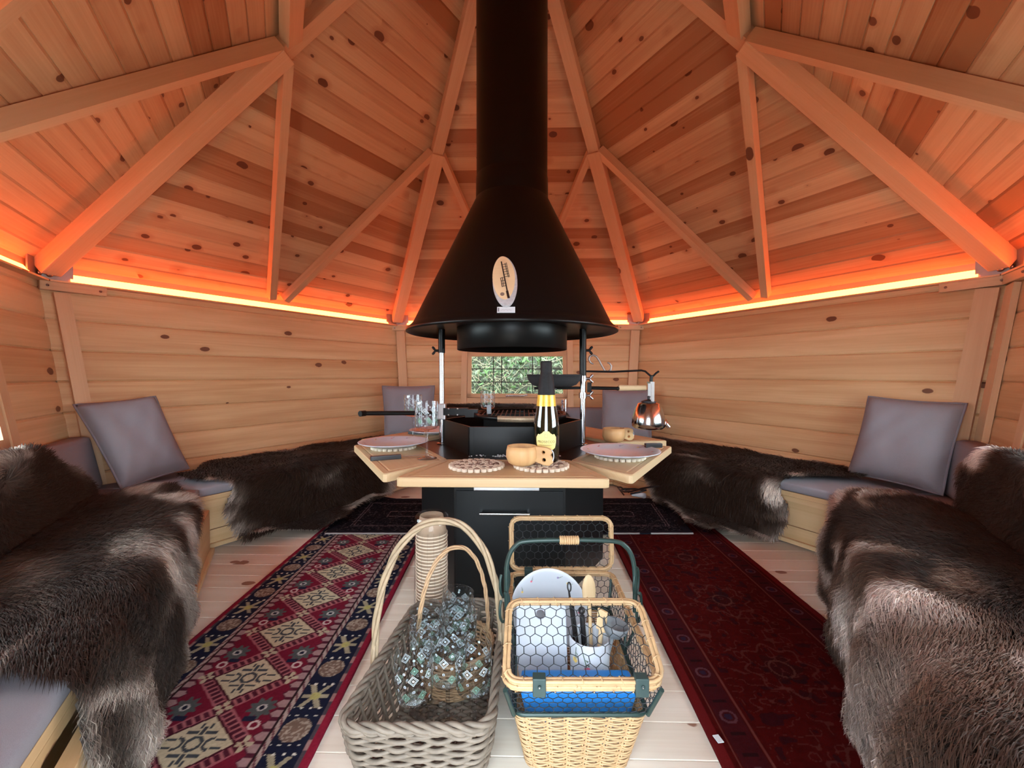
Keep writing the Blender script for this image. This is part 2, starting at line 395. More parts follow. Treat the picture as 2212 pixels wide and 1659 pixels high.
# ---------------------------------------------------------------- top plates, light strips, posts, brackets
tr = 0
def trim(mb, m='trim_pine', bevel=0):
    global tr; tr += 1
    return tag(mb.build('trim_%d' % tr, m, bevel=bevel), kind='structure')
led_words = {'back': 'glowing orange light strip along the top of the wall with the far window', 'left': 'long glowing orange light strip on top of the left wall',
             'right': 'long glowing orange light strip on top of the right wall, brightest of all', 'front_left': 'orange light strip cut off by the left edge of the photo',
             'front_right': 'orange light strip running out past the right edge of the photo'}
for nme, phi in SIDES.items():
    n, t = hexn(phi); a = apo(WALL_TOP); h = a/1.732
    mb = MB().box(n*(a+.035)+V(0, 0, WALL_TOP+.055), (h+.03, .028, .052), t, n); trim(mb)
    if nme in led_words:
        hl = h-.105
        mb = MB().box(n*(a-.026)+V(0, 0, WALL_TOP+.001), (h-.03, .022, .004), t, n); trim(mb)  # lip added to keep the strip's light off the lower room
        nt = (n*math.cos(R(38))-V(0, 0, math.sin(R(38)))).normalized(); mb = MB().box(n*(a-.004)+V(0, 0, WALL_TOP+.028), (hl, .003, .027), t, nt)
        o = mb.build('led_strip', 'led', loc=tuple(n*(a+.006)+V(0, 0, WALL_TOP+.024)))
        tag(o, led_words[nme], 'light strip', 'orange light strips on the wall tops')
# corner posts with their short cross boards and bolted steel angles
for ang, wd in ((0, .10), (60, .075), (120, .075), (180, .10)):
    ca = V(math.cos(R(ang)), math.sin(R(ang)), 0)
    for side in (-1, 1):                     # one batten each side of the corner
        phi = ang+30*side; n, t = hexn(phi)
        def Q(u, z, d): return n*(apo(z)-d)+t*(-side)*(rad(z)/2-u)+V(0, 0, z)
        if ang in (0, 180) and phi in (210, 330): u0, wdx = .0, .0
        elif ang in (60, 120) and phi == 90: u0, wdx = .045, .075
        elif ang in (60, 120): u0, wdx = .0, .0
        else: u0, wdx = .066, (.055 if ang == 180 else .075)
        if wdx == 0: continue
        mb = MB().beam(Q(u0, .30, .016), Q(u0, WALL_TOP-.05, .016), wdx, .022, n); trim(mb)
        if wdx > .04:
            hw = .115
            mb = MB().box(Q(u0+.045, WALL_TOP-.022, .024), (hw, .014, .021), t, n); 
            for du in (-.09, .09): mb.ball(Q(u0+.045+du, WALL_TOP-.022, .039), .006, 1, 8)
            trim(mb, ['trim_pine', 'zinc'], .004)
words = {0: 'right hand corner of the hut', 60: 'far right corner, right of the hood rim', 120: 'far left corner, left of the hood rim', 180: 'left hand corner of the hut'}
for ang in (0, 60, 120, 180):
    rr = rad(WALL_TOP); c = V(rr*math.cos(R(ang)), rr*math.sin(R(ang)), WALL_TOP+.05)
    t_ = thing('corner_bracket', 'bolted steel angle bracket in the '+words[ang], 'bracket', tuple(c), 'steel brackets joining the wall tops')
    mb = MB(); bolts = []
    for side in (-1, 1):
        n, t = hexn(ang+30*side); d = t*(-side)*-1
        d = t if (c+t-V(0, 0, c.z)).length < (c-t-V(0, 0, c.z)).length else -t
        mb.box(c+d*.06-n*.008, (.055, .003, .045), d, n)
        for dz in (-.02, .022): bolts.append((c+d*.035-n*.015+V(0, 0, dz), n))
    mb.build('plate', 'zinc', t_)
    for p, n in bolts:
        b_ = MB(); b_.lathe([(0.0001, .0), (.010, 0), (.012, .004), (.009, .009), (.0001, .011)], (0, 0, 0), 10)
        b_.xform(Matrix.Translation(p) @ (-n).to_track_quat('Z', 'Y').to_matrix().to_4x4()); b_.build('bolt', 'steel_brushed', t_)

# ---------------------------------------------------------------- rafters, struts, collar beams
rn = 1.07
def rline(r, d=0): return ceil_z(r)-.012-d
for ang in range(0, 360, 60):
    ca = V(math.cos(R(ang)), math.sin(R(ang)), 0); up = V(ca.x*.858, ca.y*.858, 1).normalized()
    def P(r, d): return ca*r+V(0, 0, ceil_z(r))-up*d
    mb = MB().beam(P(.18, .038), P(rn+.04, .038), .07, .066, up); trim(mb)
    mb = MB().beam(P(rn-.02, .050), P(2.17, .050), .085, .078, up); trim(mb, bevel=.004)
for nme, phi in SIDES.items():
    if nme == 'front': continue
    n, t = hexn(phi); up = (n*.858/.866+V(0, 0, 1)).normalized()
    def P(a, u, d): return n*a+t*u+V(0, 0, 3.212-.858*a/.8660254)-up*d
    for s in (-1, 1):
        a0 = rn*.866; u0 = s*(rn*.5-.05)
        mb = MB().beam(P(a0+.0, u0, .036), P(1.865, s*.045, .036), .042, .06, up); trim(mb)
    if nme in ('front_left', 'front_right'):
        a0 = (rn-.05)*.866; mb = MB().beam(P(a0, -rn*.5+.06, .04), P(a0, rn*.5-.06, .04), .075, .055, up); trim(mb)

# ---------------------------------------------------------------- windows
def window(k, side, cols, rows, lead=True):
    phi = SIDES[side]; n, t = hexn(phi); u0, u1, z0, z1 = WIN[side]; zm = (z0+z1)/2
    up = (n*.866*.174+V(0, 0, 1)).normalized(); nn = t.cross(up).normalized(); nn = nn if nn.dot(n) > 0 else -nn
    c = n*apo(zm)+V(0, 0, zm)
    w_ = bpy.data.objects.new('window_%d' % k, None); COL.objects.link(w_); w_.location = c; ORG[w_.name] = c.copy(); tag(w_, kind='structure')
    uc = (u0+u1)/2; W = (u1-u0)/2; H = (z1-z0)/2
    mb = MB(); fw = .034
    for s in (-1, 1):
        mb.box(c+t*(uc+s*(W-fw/2))+nn*.0, (H, .018, fw/2), up, nn); mb.box(c+t*uc+up*s*(H-fw/2)+nn*.0, (W, .018, fw/2), t, nn)
    mb.build('window_frame', 'trim_pine', w_)
    mb = MB()
    for s in (-1, 1):
        mb.box(c+t*(uc+s*(W+.028))-nn*.012, (H+.10, .012, .026), up, nn)
    mb.box(c+t*uc-up*(H+.03)-nn*.012, (W, .012, .024), t, nn)
    mb.build('window_surround', 'trim_pine', w_)
    mb = MB().box(c+t*uc+nn*.006, (W-fw, .0015, H-fw), t, nn, up); mb.build('pane', 'window_glass', w_)
    mb = MB(); Wi, Hi = W-fw, H-fw
    for x in cols: mb.box(c+t*(uc+x*Wi)+nn*.001, (Hi, .0035, .0035), up, nn)
    for z in rows: mb.box(c+t*uc+up*z*Hi+nn*.001, (Wi, .0035, .0035), t, nn)
    mb.build('glazing_bars', 'lead', w_)
    if side == 'back':
        mb = MB().tube([c+t*.09-up*(H-.012)-nn*.03, c-t*.05-up*(H-.012)-nn*.03, c-t*.09-up*(H-.02)-nn*.045], .006, 8)
        mb.tube([c-up*(H-.012)-nn*.035, c-up*(H-.012)-nn*.012], .005, 6); mb.ball(c+t*.09-up*(H-.012)-nn*.03, .010, 0, 8)
        mb.build('window_latch', 'chrome', w_)
window(1, 'back', (-.52, -.34, .34, .52), (.32, -.38))
window(2, 'front_left', (-.33, .33), (0,)); window(3, 'front_right', (-.33, .33), (0,))  # the front right window is out of view, added to let light in

# ---------------------------------------------------------------- outdoors behind the far window
def np_mesh(name, Vv, quads=None, tris=None, col=None, mats=('fur',), parent=None, loc=(0, 0, 0), smooth=True, mi=None):
    me = bpy.data.meshes.new(name); nv = len(Vv); nq = 0 if quads is None else len(quads); nt = 0 if tris is None else len(tris)
    me.vertices.add(nv); me.vertices.foreach_set('co', np.asarray(Vv-np.array(loc), dtype=np.float32).ravel())
    loops = np.concatenate([quads.ravel() if nq else np.zeros(0, int), tris.ravel() if nt else np.zeros(0, int)]).astype(np.int32)
    me.loops.add(len(loops)); me.loops.foreach_set('vertex_index', loops)
    st = np.concatenate([np.arange(nq)*4, nq*4+np.arange(nt)*3]).astype(np.int32)
    me.polygons.add(nq+nt); me.polygons.foreach_set('loop_start', st)
    try: me.polygons.foreach_set('loop_total', np.concatenate([np.full(nq, 4), np.full(nt, 3)]).astype(np.int32))
    except Exception: pass
    me.polygons.foreach_set('use_smooth', np.full(nq+nt, smooth))
    if mi is not None: me.polygons.foreach_set('material_index', mi.astype(np.int32))
    if col is not None:
        c4 = np.ones((nv, 4), np.float32); c4[:, :3] = col; a = me.attributes.new('col', 'FLOAT_COLOR', 'POINT'); a.data.foreach_set('color', c4.ravel())
    for k in mats: me.materials.append(MAT[k])
    me.update(calc_edges=True); me.validate()
    o = bpy.data.objects.new(name, me); COL.objects.link(o)
    if parent: o.parent = parent
    else: o.location = loc
    ORG[o.name] = Vector(loc); return o
N_ = 20000
cen = np.stack([rng.uniform(-1.7, 1.7, N_), 2.35+rng.uniform(0, 1, N_)**1.3*.85, rng.uniform(-.1, 1.9, N_)], 1)
d1 = rng.normal(size=(N_, 3)); d1[:, 1] *= .5; d1 /= np.linalg.norm(d1, axis=1)[:, None]
d2 = np.cross(d1, np.array([0, -1, .3])+rng.normal(size=(N_, 3))*.5); d2 /= np.linalg.norm(d2, axis=1)[:, None]
nr = np.cross(d1, d2); ln = rng.uniform(.014, .042, N_)[:, None]; wd_ = ln*rng.uniform(.3, .55, N_)[:, None]
slim = rng.random(N_) < .45; wd_[slim] *= .3; ln[slim] *= 1.3
Vs = np.stack([cen-d1*ln, cen-d2*wd_-d1*ln*.2+nr*wd_*.4, cen, cen+d1*ln, cen+d2*wd_-d1*ln*.2+nr*wd_*.4], 1).reshape(-1, 3)
b0 = np.arange(N_)[:, None]*5; tris = np.concatenate([b0+[0, 1, 2], b0+[1, 3, 2], b0+[2, 3, 4], b0+[0, 2, 4]])
base = np.where(rng.random((N_, 1)) < .35, np.array([[.13, .27, .09]]), np.array([[.20, .25, .15]]))*rng.uniform(.15, 1.6, (N_, 1))*(1.5-cen[:, 1:2]+2.35)*.6  # deeper leaves coloured darker, the bush's inner shade painted in
bush = thing('hedge_bush', 'tangled green leaves and dry twigs outside behind the small leaded window', 'bush', (0, 2.7, 0))
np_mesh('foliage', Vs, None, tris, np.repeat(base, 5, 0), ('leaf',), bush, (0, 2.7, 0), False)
mb = MB()
for i in range(420):
    x, z, y = random.uniform(-1.2, 1.2), random.uniform(.2, 1.3), random.uniform(2.25, 2.7); a = random.uniform(0, PI); l = random.uniform(.1, .35); pts = []
    for k in range(6): pts.append((x, y, z)); a += random.uniform(-.5, .5); x += math.cos(a)*l/5; z += math.sin(a)*l/5; y += random.uniform(-.02, .02)
    mb.tube(pts, .0028, 4)
mb.build('twigs', 'twig', bush)
mb = MB(); nx = 24
for i in range(nx):
    for j in range(8):
        f = lambda a, c: (-3+6*a/nx, 2.9+c*.12+.1*math.sin(a*1.7+c), -.4+2.8*c/8)
        mb.add([f(i, j), f(i+1, j), f(i+1, j+1), f(i, j+1)], [(0, 1, 2, 3)], 0, None, 0, True)
tag(mb.build('dark_backdrop', 'earth', loc=(0, 3, 0)), 'dark backdrop added behind the bush to darken the gaps between its leaves', 'backdrop')  # added sheet that makes the gaps in the foliage read dark
mb = MB().add([(-7, -7, -.42), (7, -7, -.42), (7, 7, -.42), (-7, 7, -.42)], [(0, 1, 2, 3)]); tag(mb.build('ground', 'earth'), kind='structure')

# ---------------------------------------------------------------- benches
SEAT = .26
def wedge(phi, a0, a1, gap=.002, k0=1, k1=1):
    n, t = hexn(phi); h0, h1 = a0/1.7320508-gap, a1/1.7320508-gap
    return [tuple((n*a0-t*h0*k0)[:2]), tuple((n*a0+t*h0*k0)[:2]), tuple((n*a1+t*h1*k1)[:2]), tuple((n*a1-t*h1*k1)[:2])]
def fwedge(phi, a0, a1, gap=.002):
    """like wedge, but running on to the door wall"""
    n, t = hexn(phi); q = 1 if phi == 210 else -1; h0, h1 = a0/1.7320508-gap, a1/1.7320508-gap; yd = -apo(SEAT)+.015
    e = lambda a: n*a+t*q*((-yd+n.y*a)/abs(t.y))
    P = [n*a0-t*q*h0, e(a0), e(a1) if a1 < 1.6 else None, (V(-q*1.0, yd, 0) if a1 >= 1.6 else None), n*a1-t*q*h1]
    return [tuple(p[:2]) for p in P if p is not None]
bench_words = {'left': 'pine corner bench along the left wall, mostly under a dark hide', 'right': 'pine corner bench along the right wall, under a hide with a white patch',
               'back': 'low pine bench below the small window, behind the grill', 'front_left': 'pine bench at lower left with a dark slot below its seat edge', 'front_right': 'pine bench at lower right hidden by a big brown hide'}
cush_words = {'left': 'thin grey seat pad on the left bench, between corner pillow and dark hide', 'right': 'thin grey seat pad on the right bench beside the white patched hide',
              'back': 'grey seat pad on the bench below the window', 'front_left': 'thin grey seat pad on the nearest left bench, seen at the bottom left corner', 'front_right': 'grey seat pad on the nearest right bench, mostly under brown fur'}
for nme in ('back', 'left', 'right', 'front_left', 'front_right'):
    phi = SIDES[nme]; n, t = hexn(phi); near = nme.startswith('front'); W_ = fwedge if near else wedge
    b_ = thing('corner_bench', bench_words[nme], 'bench', tuple(n*1.45), 'pine benches round the hut walls')
    mb = MB().prism(W_(phi, 1.247, apo(SEAT)-.012), SEAT-.022, SEAT, udir=t[:2]); mb.build('seat_board', 'bench_pine', b_)
    mb = MB().prism(W_(phi, 1.247, 1.272), SEAT-.046, SEAT-.023, udir=t[:2]); mb.build('fascia', 'bench_pine', b_)
    af = 1.205 if near else 1.262
    mb = MB()
    z0 = .012
    if near:
        mb.prism(W_(phi, af, af+.028), .012, SEAT-.056, udir=t[:2]); mb.prism(W_(phi, af+.10, af+.12), .012, SEAT-.03, udir=t[:2], tone=1)  # slot filler in the darkest tone, the slot's shade put into its colour
        mb.prism(W_(phi, af+.03, af+.10), .012, .03, udir=t[:2], tone=1)
    else:
        mb.prism(W_(phi, af, af+.02), .095, SEAT-.047, udir=t[:2]); mb.prism(W_(phi, af, af+.02), .012, .091, udir=t[:2])
    mb.build('front_panel', 'bench_pine', b_)
    mb = MB().prism(W_(phi, af-.018, af-.001), .011, .03, udir=t[:2], tone=0); mb.build('foot_strip', 'bench_pine', b_)
    poly = W_(phi, 1.243, apo(SEAT+.03)-.008, .004)
    c = MB().prism(poly, SEAT+.001, SEAT+.042); o = c.build('seat_cushion', 'grey_fabric', loc=tuple(n*1.45+V(0, 0, SEAT)), bevel=.011)
    for p in o.data.polygons: p.use_smooth = True
    tag(o, cush_words[nme], 'seat cushion', 'grey seat cushions on the benches')
back_words = {'back': 'grey backrest cushion leaning below the window sill', 'front_left': 'grey backrest cushion in the left foreground behind the corner pillow', 'front_right': 'grey backrest cushion in the right foreground behind the corner pillow'}
for nme in back_words:
    phi = SIDES[nme]; n, t = hexn(phi); hw = {'back': .80, 'front_left': .88, 'front_right': .88}[nme]
    mb = MB(); z0, z1 = SEAT+.046, .545; vs = []
    off = {'back': -.02, 'front_left': -.09, 'front_right': .09}[nme]
    for z, a in ((z0, apo(z0)-.02), (z1, apo(z1)-.012)):
        for th in (0, .085):
            for u in (-hw, hw): vs.append(n*(a-th)+t*(u+off)+V(0, 0, z))
    mb.add(vs, [(0, 1, 3, 2), (4, 6, 7, 5), (0, 4, 5, 1), (2, 3, 7, 6), (0, 2, 6, 4), (1, 5, 7, 3)])
    o = mb.build('backrest_cushion', 'grey_fabric', loc=tuple(n*1.6+V(0, 0, z0)), bevel=.022)
    for p in o.data.polygons: p.use_smooth = True
    tag(o, back_words[nme], 'backrest cushion', 'grey backrest cushions')

# pillows spanned by four corners (top left, top right, bottom right, bottom left as seen from the room)
def pillow(name_label, q, puff=.085):
    q = [Vector(p) for p in q]; c = sum(q, Vector())/4; nrm = (q[1]-q[0]).cross(q[3]-q[0]).normalized()
    if nrm.dot(-V(c.x, c.y, 0)) < 0: nrm = -nrm
    root = thing('throw_pillow', name_label, 'pillow', tuple(c), 'grey corner pillows'); n_ = 22; mb = MB(); edge = []
    def base(u, v):
        pinch = .045; uu = u-(u-.5)*pinch*4*v*(1-v)*2*.5; vv = v-(v-.5)*pinch*4*u*(1-u)*2*.5
        return (q[0]*(1-uu)+q[1]*uu)*(1-vv)+(q[3]*(1-uu)+q[2]*uu)*vv
    for s in (1, -1):
        vs = []; 
        for j in range(n_+1):
            for i in range(n_+1):
                u, v = i/n_, j/n_; k = (max(0, 1-(2*u-1)**4)*max(0, 1-(2*v-1)**4))**.48
                wr = .004*math.sin(u*17+v*5)*math.sin(v*11+u*3)*k
                vs.append(base(u, v)+nrm*(s*puff*k+wr))
        fs = []
        for j in range(n_):
            for i in range(n_):
                a = j*(n_+1)+i; f = (a, a+1, a+n_+2, a+n_+1); fs.append(f if s > 0 else f[::-1])
        mb.add(vs, fs, 0, None, 0, True)
    mb.build('cover', 'grey_fabric', root)
    pts = [base(i/16, 0) for i in range(16)]+[base(1, i/16) for i in range(16)]+[base(1-i/16, 1) for i in range(16)]+[base(0, 1-i/16) for i in range(16)]
    MB().tube(pts, .0055, 6, closed=True).build('piping', 'piping_fabric', root)
def aw(X, Z, z): return (*at(X, Z), z)
pillow('plump grey pillow leaning in the left hand corner of the hut', [aw(-2.0, 1.93, .69), aw(-1.83, 2.17, .715), aw(-1.71, 2.23, .33), aw(-1.75, 1.89, .31)])
pillow('plump grey pillow leaning in the right hand corner, crumpled top edge', [aw(1.83, 2.17, .715), aw(2.0, 1.86, .70), aw(1.83, 1.79, .315), aw(1.70, 2.13, .33)])
pillow('grey pillow upright in the far left corner behind the grill', [aw(-1.03, 3.36, .735), aw(-.63, 3.44, .735), aw(-.62, 3.36, .33), aw(-.98, 3.25, .33)], .075)
pillow('grey pillow upright in the far right corner behind the kettle', [aw(.73, 3.40, .70), aw(1.09, 3.30, .705), aw(1.05, 3.18, .32), aw(.69, 3.30, .32)], .075)

# ---------------------------------------------------------------- reindeer hides
def vnoise(x, y, seed=0):
    xi = np.floor(x).astype(int); yi = np.floor(y).astype(int); fx = x-xi; fy = y-yi; fx = fx*fx*(3-2*fx); fy = fy*fy*(3-2*fy)
    def h(a, c): 
        v = np.sin(a*127.1+c*311.7+seed*74.7)*43758.5453; return v-np.floor(v)
    return (h(xi, yi)*(1-fx)+h(xi+1, yi)*fx)*(1-fy)+(h(xi, yi+1)*(1-fx)+h(xi+1, yi+1)*fx)*fy
def inside(px, py, poly):
    r = np.zeros(len(px), bool); n_ = len(poly)
    for i in range(n_):
        x0, y0 = poly[i]; x1, y1 = poly[(i+1) % n_]
        c = ((y0 > py) != (y1 > py)) & (px < (x1-x0)*(py-y0)/(y1-y0+1e-12)+x0); r ^= c
    return r
def edged(px, py, poly):
    d = np.full(len(px), 9.)
    for i in range(len(poly)):
        a = np.array(poly[i]); c = np.array(poly[(i+1) % len(poly)]); ab = c-a; t = np.clip(((px-a[0])*ab[0]+(py-a[1])*ab[1])/(ab@ab), 0, 1)
        d = np.minimum(d, np.hypot(px-a[0]-t*ab[0], py-a[1]-t*ab[1]))
    return d
def smooth_poly(poly, k=4):
    P = np.array(poly); n_ = len(P); out = []
    for i in range(n_):
        p0, p1, p2, p3 = P[i-1], P[i], P[(i+1) % n_], P[(i+2) % n_]
        for j in range(k):
            t = j/k; out.append(tuple(.5*(2*p1+(p2-p0)*t+(2*p0-5*p1+4*p2-p3)*t*t+(-p0+3*p1-3*p2+p3)*t**3)))
    return out
def hide(label, phi, prof, outline, N=50000, hl=.042, hw=.0016, patches=(), seed=1, light=.0, base=((.035, .019, .012), (.12, .090, .070), (.42, .37, .32))):
    n, t = hexn(phi); n = np.array(n); t = np.array(t); zz = np.array([0, 0, 1.])
    P = np.array(prof); L_ = np.concatenate([[0], np.cumsum(np.hypot(*np.diff(P, axis=0).T))])
    ss = np.linspace(0, L_[-1], 240); aa = np.interp(ss, L_, P[:, 0]); z_ = np.interp(ss, L_, P[:, 1])
    ker = np.hanning(15); ker /= ker.sum(); pad = 7
    sm = lambda q: np.convolve(np.concatenate([q[0]+(q[0]-q[1:pad+1][::-1]), q, q[-1]+(q[-1]-q[-pad-1:-1][::-1])]), ker, 'valid')
    aa, z_ = sm(aa), sm(z_)
    ta = np.gradient(aa, ss); tz = np.gradient(z_, ss); tl = np.hypot(ta, tz); ta /= tl; tz /= tl
    outline = smooth_poly(outline); ox = np.array(outline)
    def ev(s, u):
        s = np.clip(s, 0, L_[-1]); a = np.interp(s, ss, aa); z = np.interp(s, ss, z_); da = np.interp(s, ss, ta); dz = np.interp(s, ss, tz)
        T = da[:, None]*n+dz[:, None]*zz; Nn = (-dz)[:, None]*-n*-1
        Nn = (dz)[:, None]*n*1.0+(-da)[:, None]*zz          # rotate tangent: points up on the seat, into the room on the drop
        hang = np.clip((s-(L_[-1]-.45))/.3, 0, 1)
        wr = .010+.010*vnoise(s*9, u*9, seed)+hang*.022*(.5+.5*np.sin(u*19+seed+3*vnoise(s*3, u*3, seed)))
        return a[:, None]*n+z[:, None]*zz+u[:, None]*t+Nn*wr[:, None], T, Nn
    # pelt surface
    g = .012; S, U = np.meshgrid(np.arange(ox[:, 0].min(), ox[:, 0].max()+g, g), np.arange(ox[:, 1].min(), ox[:, 1].max()+g, g), indexing='ij')
    nS, nU = S.shape; pv, _, _ = ev(S.ravel(), U.ravel())
    I, J = np.meshgrid(np.arange(nS-1), np.arange(nU-1), indexing='ij'); cs = (S[:-1, :-1]+g/2).ravel(); cu_ = (U[:-1, :-1]+g/2).ravel()
    keep = inside(cs, cu_, outline); q = np.stack([I*nU+J, I*nU+J+1, (I+1)*nU+J+1, (I+1)*nU+J], -1).reshape(-1, 4)[keep]
    used, inv = np.unique(q, return_inverse=True); q = inv.reshape(-1, 4); pv = pv[used]; sS = S.ravel()[used]; sU = U.ravel()[used]
    def colour(s, u):
        d = edged(s, u, outline); wv = .25*vnoise(s*4, u*4, seed+7); m = .42*vnoise(s*4.5, u*4.5, seed+1)+.46*vnoise((s+wv)*15, (u+wv)*4, seed+2)+.12*vnoise((s+wv)*60, (u-wv)*16, seed+9)
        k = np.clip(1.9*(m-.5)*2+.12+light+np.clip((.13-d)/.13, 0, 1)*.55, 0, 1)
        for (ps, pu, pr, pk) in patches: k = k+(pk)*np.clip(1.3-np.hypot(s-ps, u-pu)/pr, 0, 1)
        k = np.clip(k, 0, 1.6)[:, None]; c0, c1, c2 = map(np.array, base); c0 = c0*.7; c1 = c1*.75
        return np.where(k < .5, c0+(c1-c0)*k*2, c1+(c2-c1)*(k-.5)*2)
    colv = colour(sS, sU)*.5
    # hairs
    s = rng.uniform(ox[:, 0].min(), ox[:, 0].max(), int(N*1.9)); u = rng.uniform(ox[:, 1].min(), ox[:, 1].max(), int(N*1.9))
    ok = inside(s, u, outline); s = s[ok][:N]; u = u[ok][:N]; M = len(s)
    p, T, Nn = ev(s, u); cent = np.array([ox[:, 0].mean(), ox[:, 1].mean()])
    flow_u = (u-cent[1])*1.2+.5*(vnoise(s*5, u*5, seed+5)-.5)*2; flow_s = .55+(s-cent[0])*.6+.5*(vnoise(s*5+9, u*5, seed+6)-.5)*2
    fr = np.sqrt(flow_u**2+flow_s**2)+1e-6
    lift = .22+.34*vnoise(s*14, u*14, seed+8)
    cl = vnoise(s*26, u*26, seed+20)-.5; cl2 = vnoise(s*26+50, u*26, seed+21)-.5
    D = T*(flow_s/fr+cl*.34)[:, None]+t*(flow_u/fr+cl2*.34)[:, None]+Nn*lift[:, None]+rng.normal(size=(M, 3))*.13; D /= np.linalg.norm(D, axis=1)[:, None]
    W = np.cross(Nn, D)+rng.normal(size=(M, 3))*.25; W /= np.linalg.norm(W, axis=1)[:, None]
    ln = hl*rng.uniform(.6, 1.15, M)[:, None]*(.8+.5*vnoise(s*9, u*9, seed+3))[:, None]; ww = hw*rng.uniform(.7, 1.3, M)[:, None]
    mid = p+D*ln*.55+Nn*ln*.05; tip = p+D*ln-Nn*ln*.22
    tip[:, 2] = np.maximum(tip[:, 2], .012); mid[:, 2] = np.maximum(mid[:, 2], .014)
    hv = np.stack([p-W*ww, p+W*ww, mid-W*ww*.8, mid+W*ww*.8, tip], 1).reshape(-1, 3)
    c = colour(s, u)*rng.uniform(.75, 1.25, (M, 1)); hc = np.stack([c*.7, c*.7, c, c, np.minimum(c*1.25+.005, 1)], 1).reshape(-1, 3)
    b0 = len(pv)+np.arange(M)[:, None]*5; hq = b0+[0, 1, 3, 2]; ht = b0+[2, 3, 4]
    allq = np.concatenate([q, hq]); loc = tuple(n*1.3+zz*.3)
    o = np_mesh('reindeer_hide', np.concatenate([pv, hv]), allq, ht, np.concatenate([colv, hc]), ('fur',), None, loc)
    return tag(o, label, 'hide', 'reindeer hides on the benches')
low = [(apo(.33)-.045, .322), (1.29, .306), (1.236, .292), (1.222, .25), (1.18, .03), (1.0, .014)]
nearp = [(apo(.57)-.065, .553), (apo(.57)-.120, .55), (apo(.4)-.125, .40), (apo(.33)-.14, .315), (1.29, .306), (1.243, .292), (1.212, .18), (1.205, .02)]
hide('dark brown hide draped over the left bench, its end trailing on the floor', 150, low,
     [(0, .42), (0, .1), (0, -.3), (.05, -.6), (.10, -.76), (.3, -.62), (.56, -.44), (.70, -.36), (.78, -.25), (.80, -.05), (.84, .05), (.92, .15), (.97, .22), (.94, .28), (.87, .34), (.82, .44), (.77, .53), (.68, .60), (.56, .63), (.49, .585), (.43, .60), (.36, .66), (.27, .70), (.20, .70), (.16, .62), (.08, .55)],
     44000, seed=3, light=-.36, patches=((.5, .56, .05, .5), (.38, .64, .03, .7)))
hide('dark brown hide with a white patch draped over the right bench', 30, low,
     [(0, -.4), (0, 0), (.02, .4), (.10, .78), (.35, .56), (.60, .35), (.73, .22), (.79, .08), (.82, -.03), (.88, -.12), (.96, -.20), (.97, -.26), (.90, -.30), (.86, -.36), (.80, -.43), (.70, -.52), (.58, -.545), (.50, -.50), (.42, -.50), (.33, -.55), (.24, -.60), (.14, -.68), (.06, -.66), (.02, -.55)],
     44000, seed=5, light=-.30, patches=((.50, -.46, .06, 1.2), (.36, -.52, .05, 1.1), (.83, -.12, .05, .5)))
hide('big shaggy brown hide in the left foreground, rolled over the backrest', 210, nearp,
     [(.0, -.36), (.08, -.44), (.14, -.56), (.22, -.67), (.28, -.66), (.30, -.56), (.35, -.62), (.45, -.70), (.55, -.70), (.62, -.54), (.69, -.38), (.745, -.18), (.80, -.02), (.90, -.04), (.95, .07), (1.0, .18), (1.01, .35), (.95, .52), (.85, .68), (.76, .73), (.70, .70), (.62, .66), (.5, .60), (.3, .6), (.1, .5), (0, .2)],
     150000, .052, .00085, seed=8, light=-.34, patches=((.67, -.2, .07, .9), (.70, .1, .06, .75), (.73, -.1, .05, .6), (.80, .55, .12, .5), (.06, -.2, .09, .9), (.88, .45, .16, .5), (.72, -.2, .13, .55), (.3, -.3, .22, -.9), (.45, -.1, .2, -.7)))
hide('big brown hide with silvery streaks in the right foreground', 330, nearp,
     [(0, .3), (.04, .52), (.11, .67), (.2, .65), (.26, .56), (.30, .50), (.35, .62), (.43, .69), (.55, .70), (.66, .60), (.74, .50), (.80, .44), (.9, .41), (.96, .30), (1.0, .18), (.98, 0), (.97, -.2), (.965, -.4), (.955, -.60), (.90, -.80), (.80, -.92), (.70, -.95), (.58, -.92), (.3, -.8), (.1, -.5), (0, 0)],
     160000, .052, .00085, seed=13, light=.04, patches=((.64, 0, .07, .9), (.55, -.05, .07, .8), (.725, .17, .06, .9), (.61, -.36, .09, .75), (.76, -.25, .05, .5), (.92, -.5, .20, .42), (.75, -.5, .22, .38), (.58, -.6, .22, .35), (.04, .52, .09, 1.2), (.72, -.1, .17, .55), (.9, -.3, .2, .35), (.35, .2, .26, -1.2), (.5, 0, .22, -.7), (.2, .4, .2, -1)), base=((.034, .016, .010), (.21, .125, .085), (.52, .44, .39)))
hide('dark hide over the backrest below the window, behind the grill', 90, nearp,
     [(0, .55), (0, .1), (.02, -.3), (.15, -.44), (.3, -.52), (.36, -.62), (.5, -.62), (.68, -.45), (.85, -.2), (.88, .2), (.7, .5), (.4, .6), (.15, .62)], 26000, seed=17, light=-.2, patches=((.1, -.2, .14, .5),))

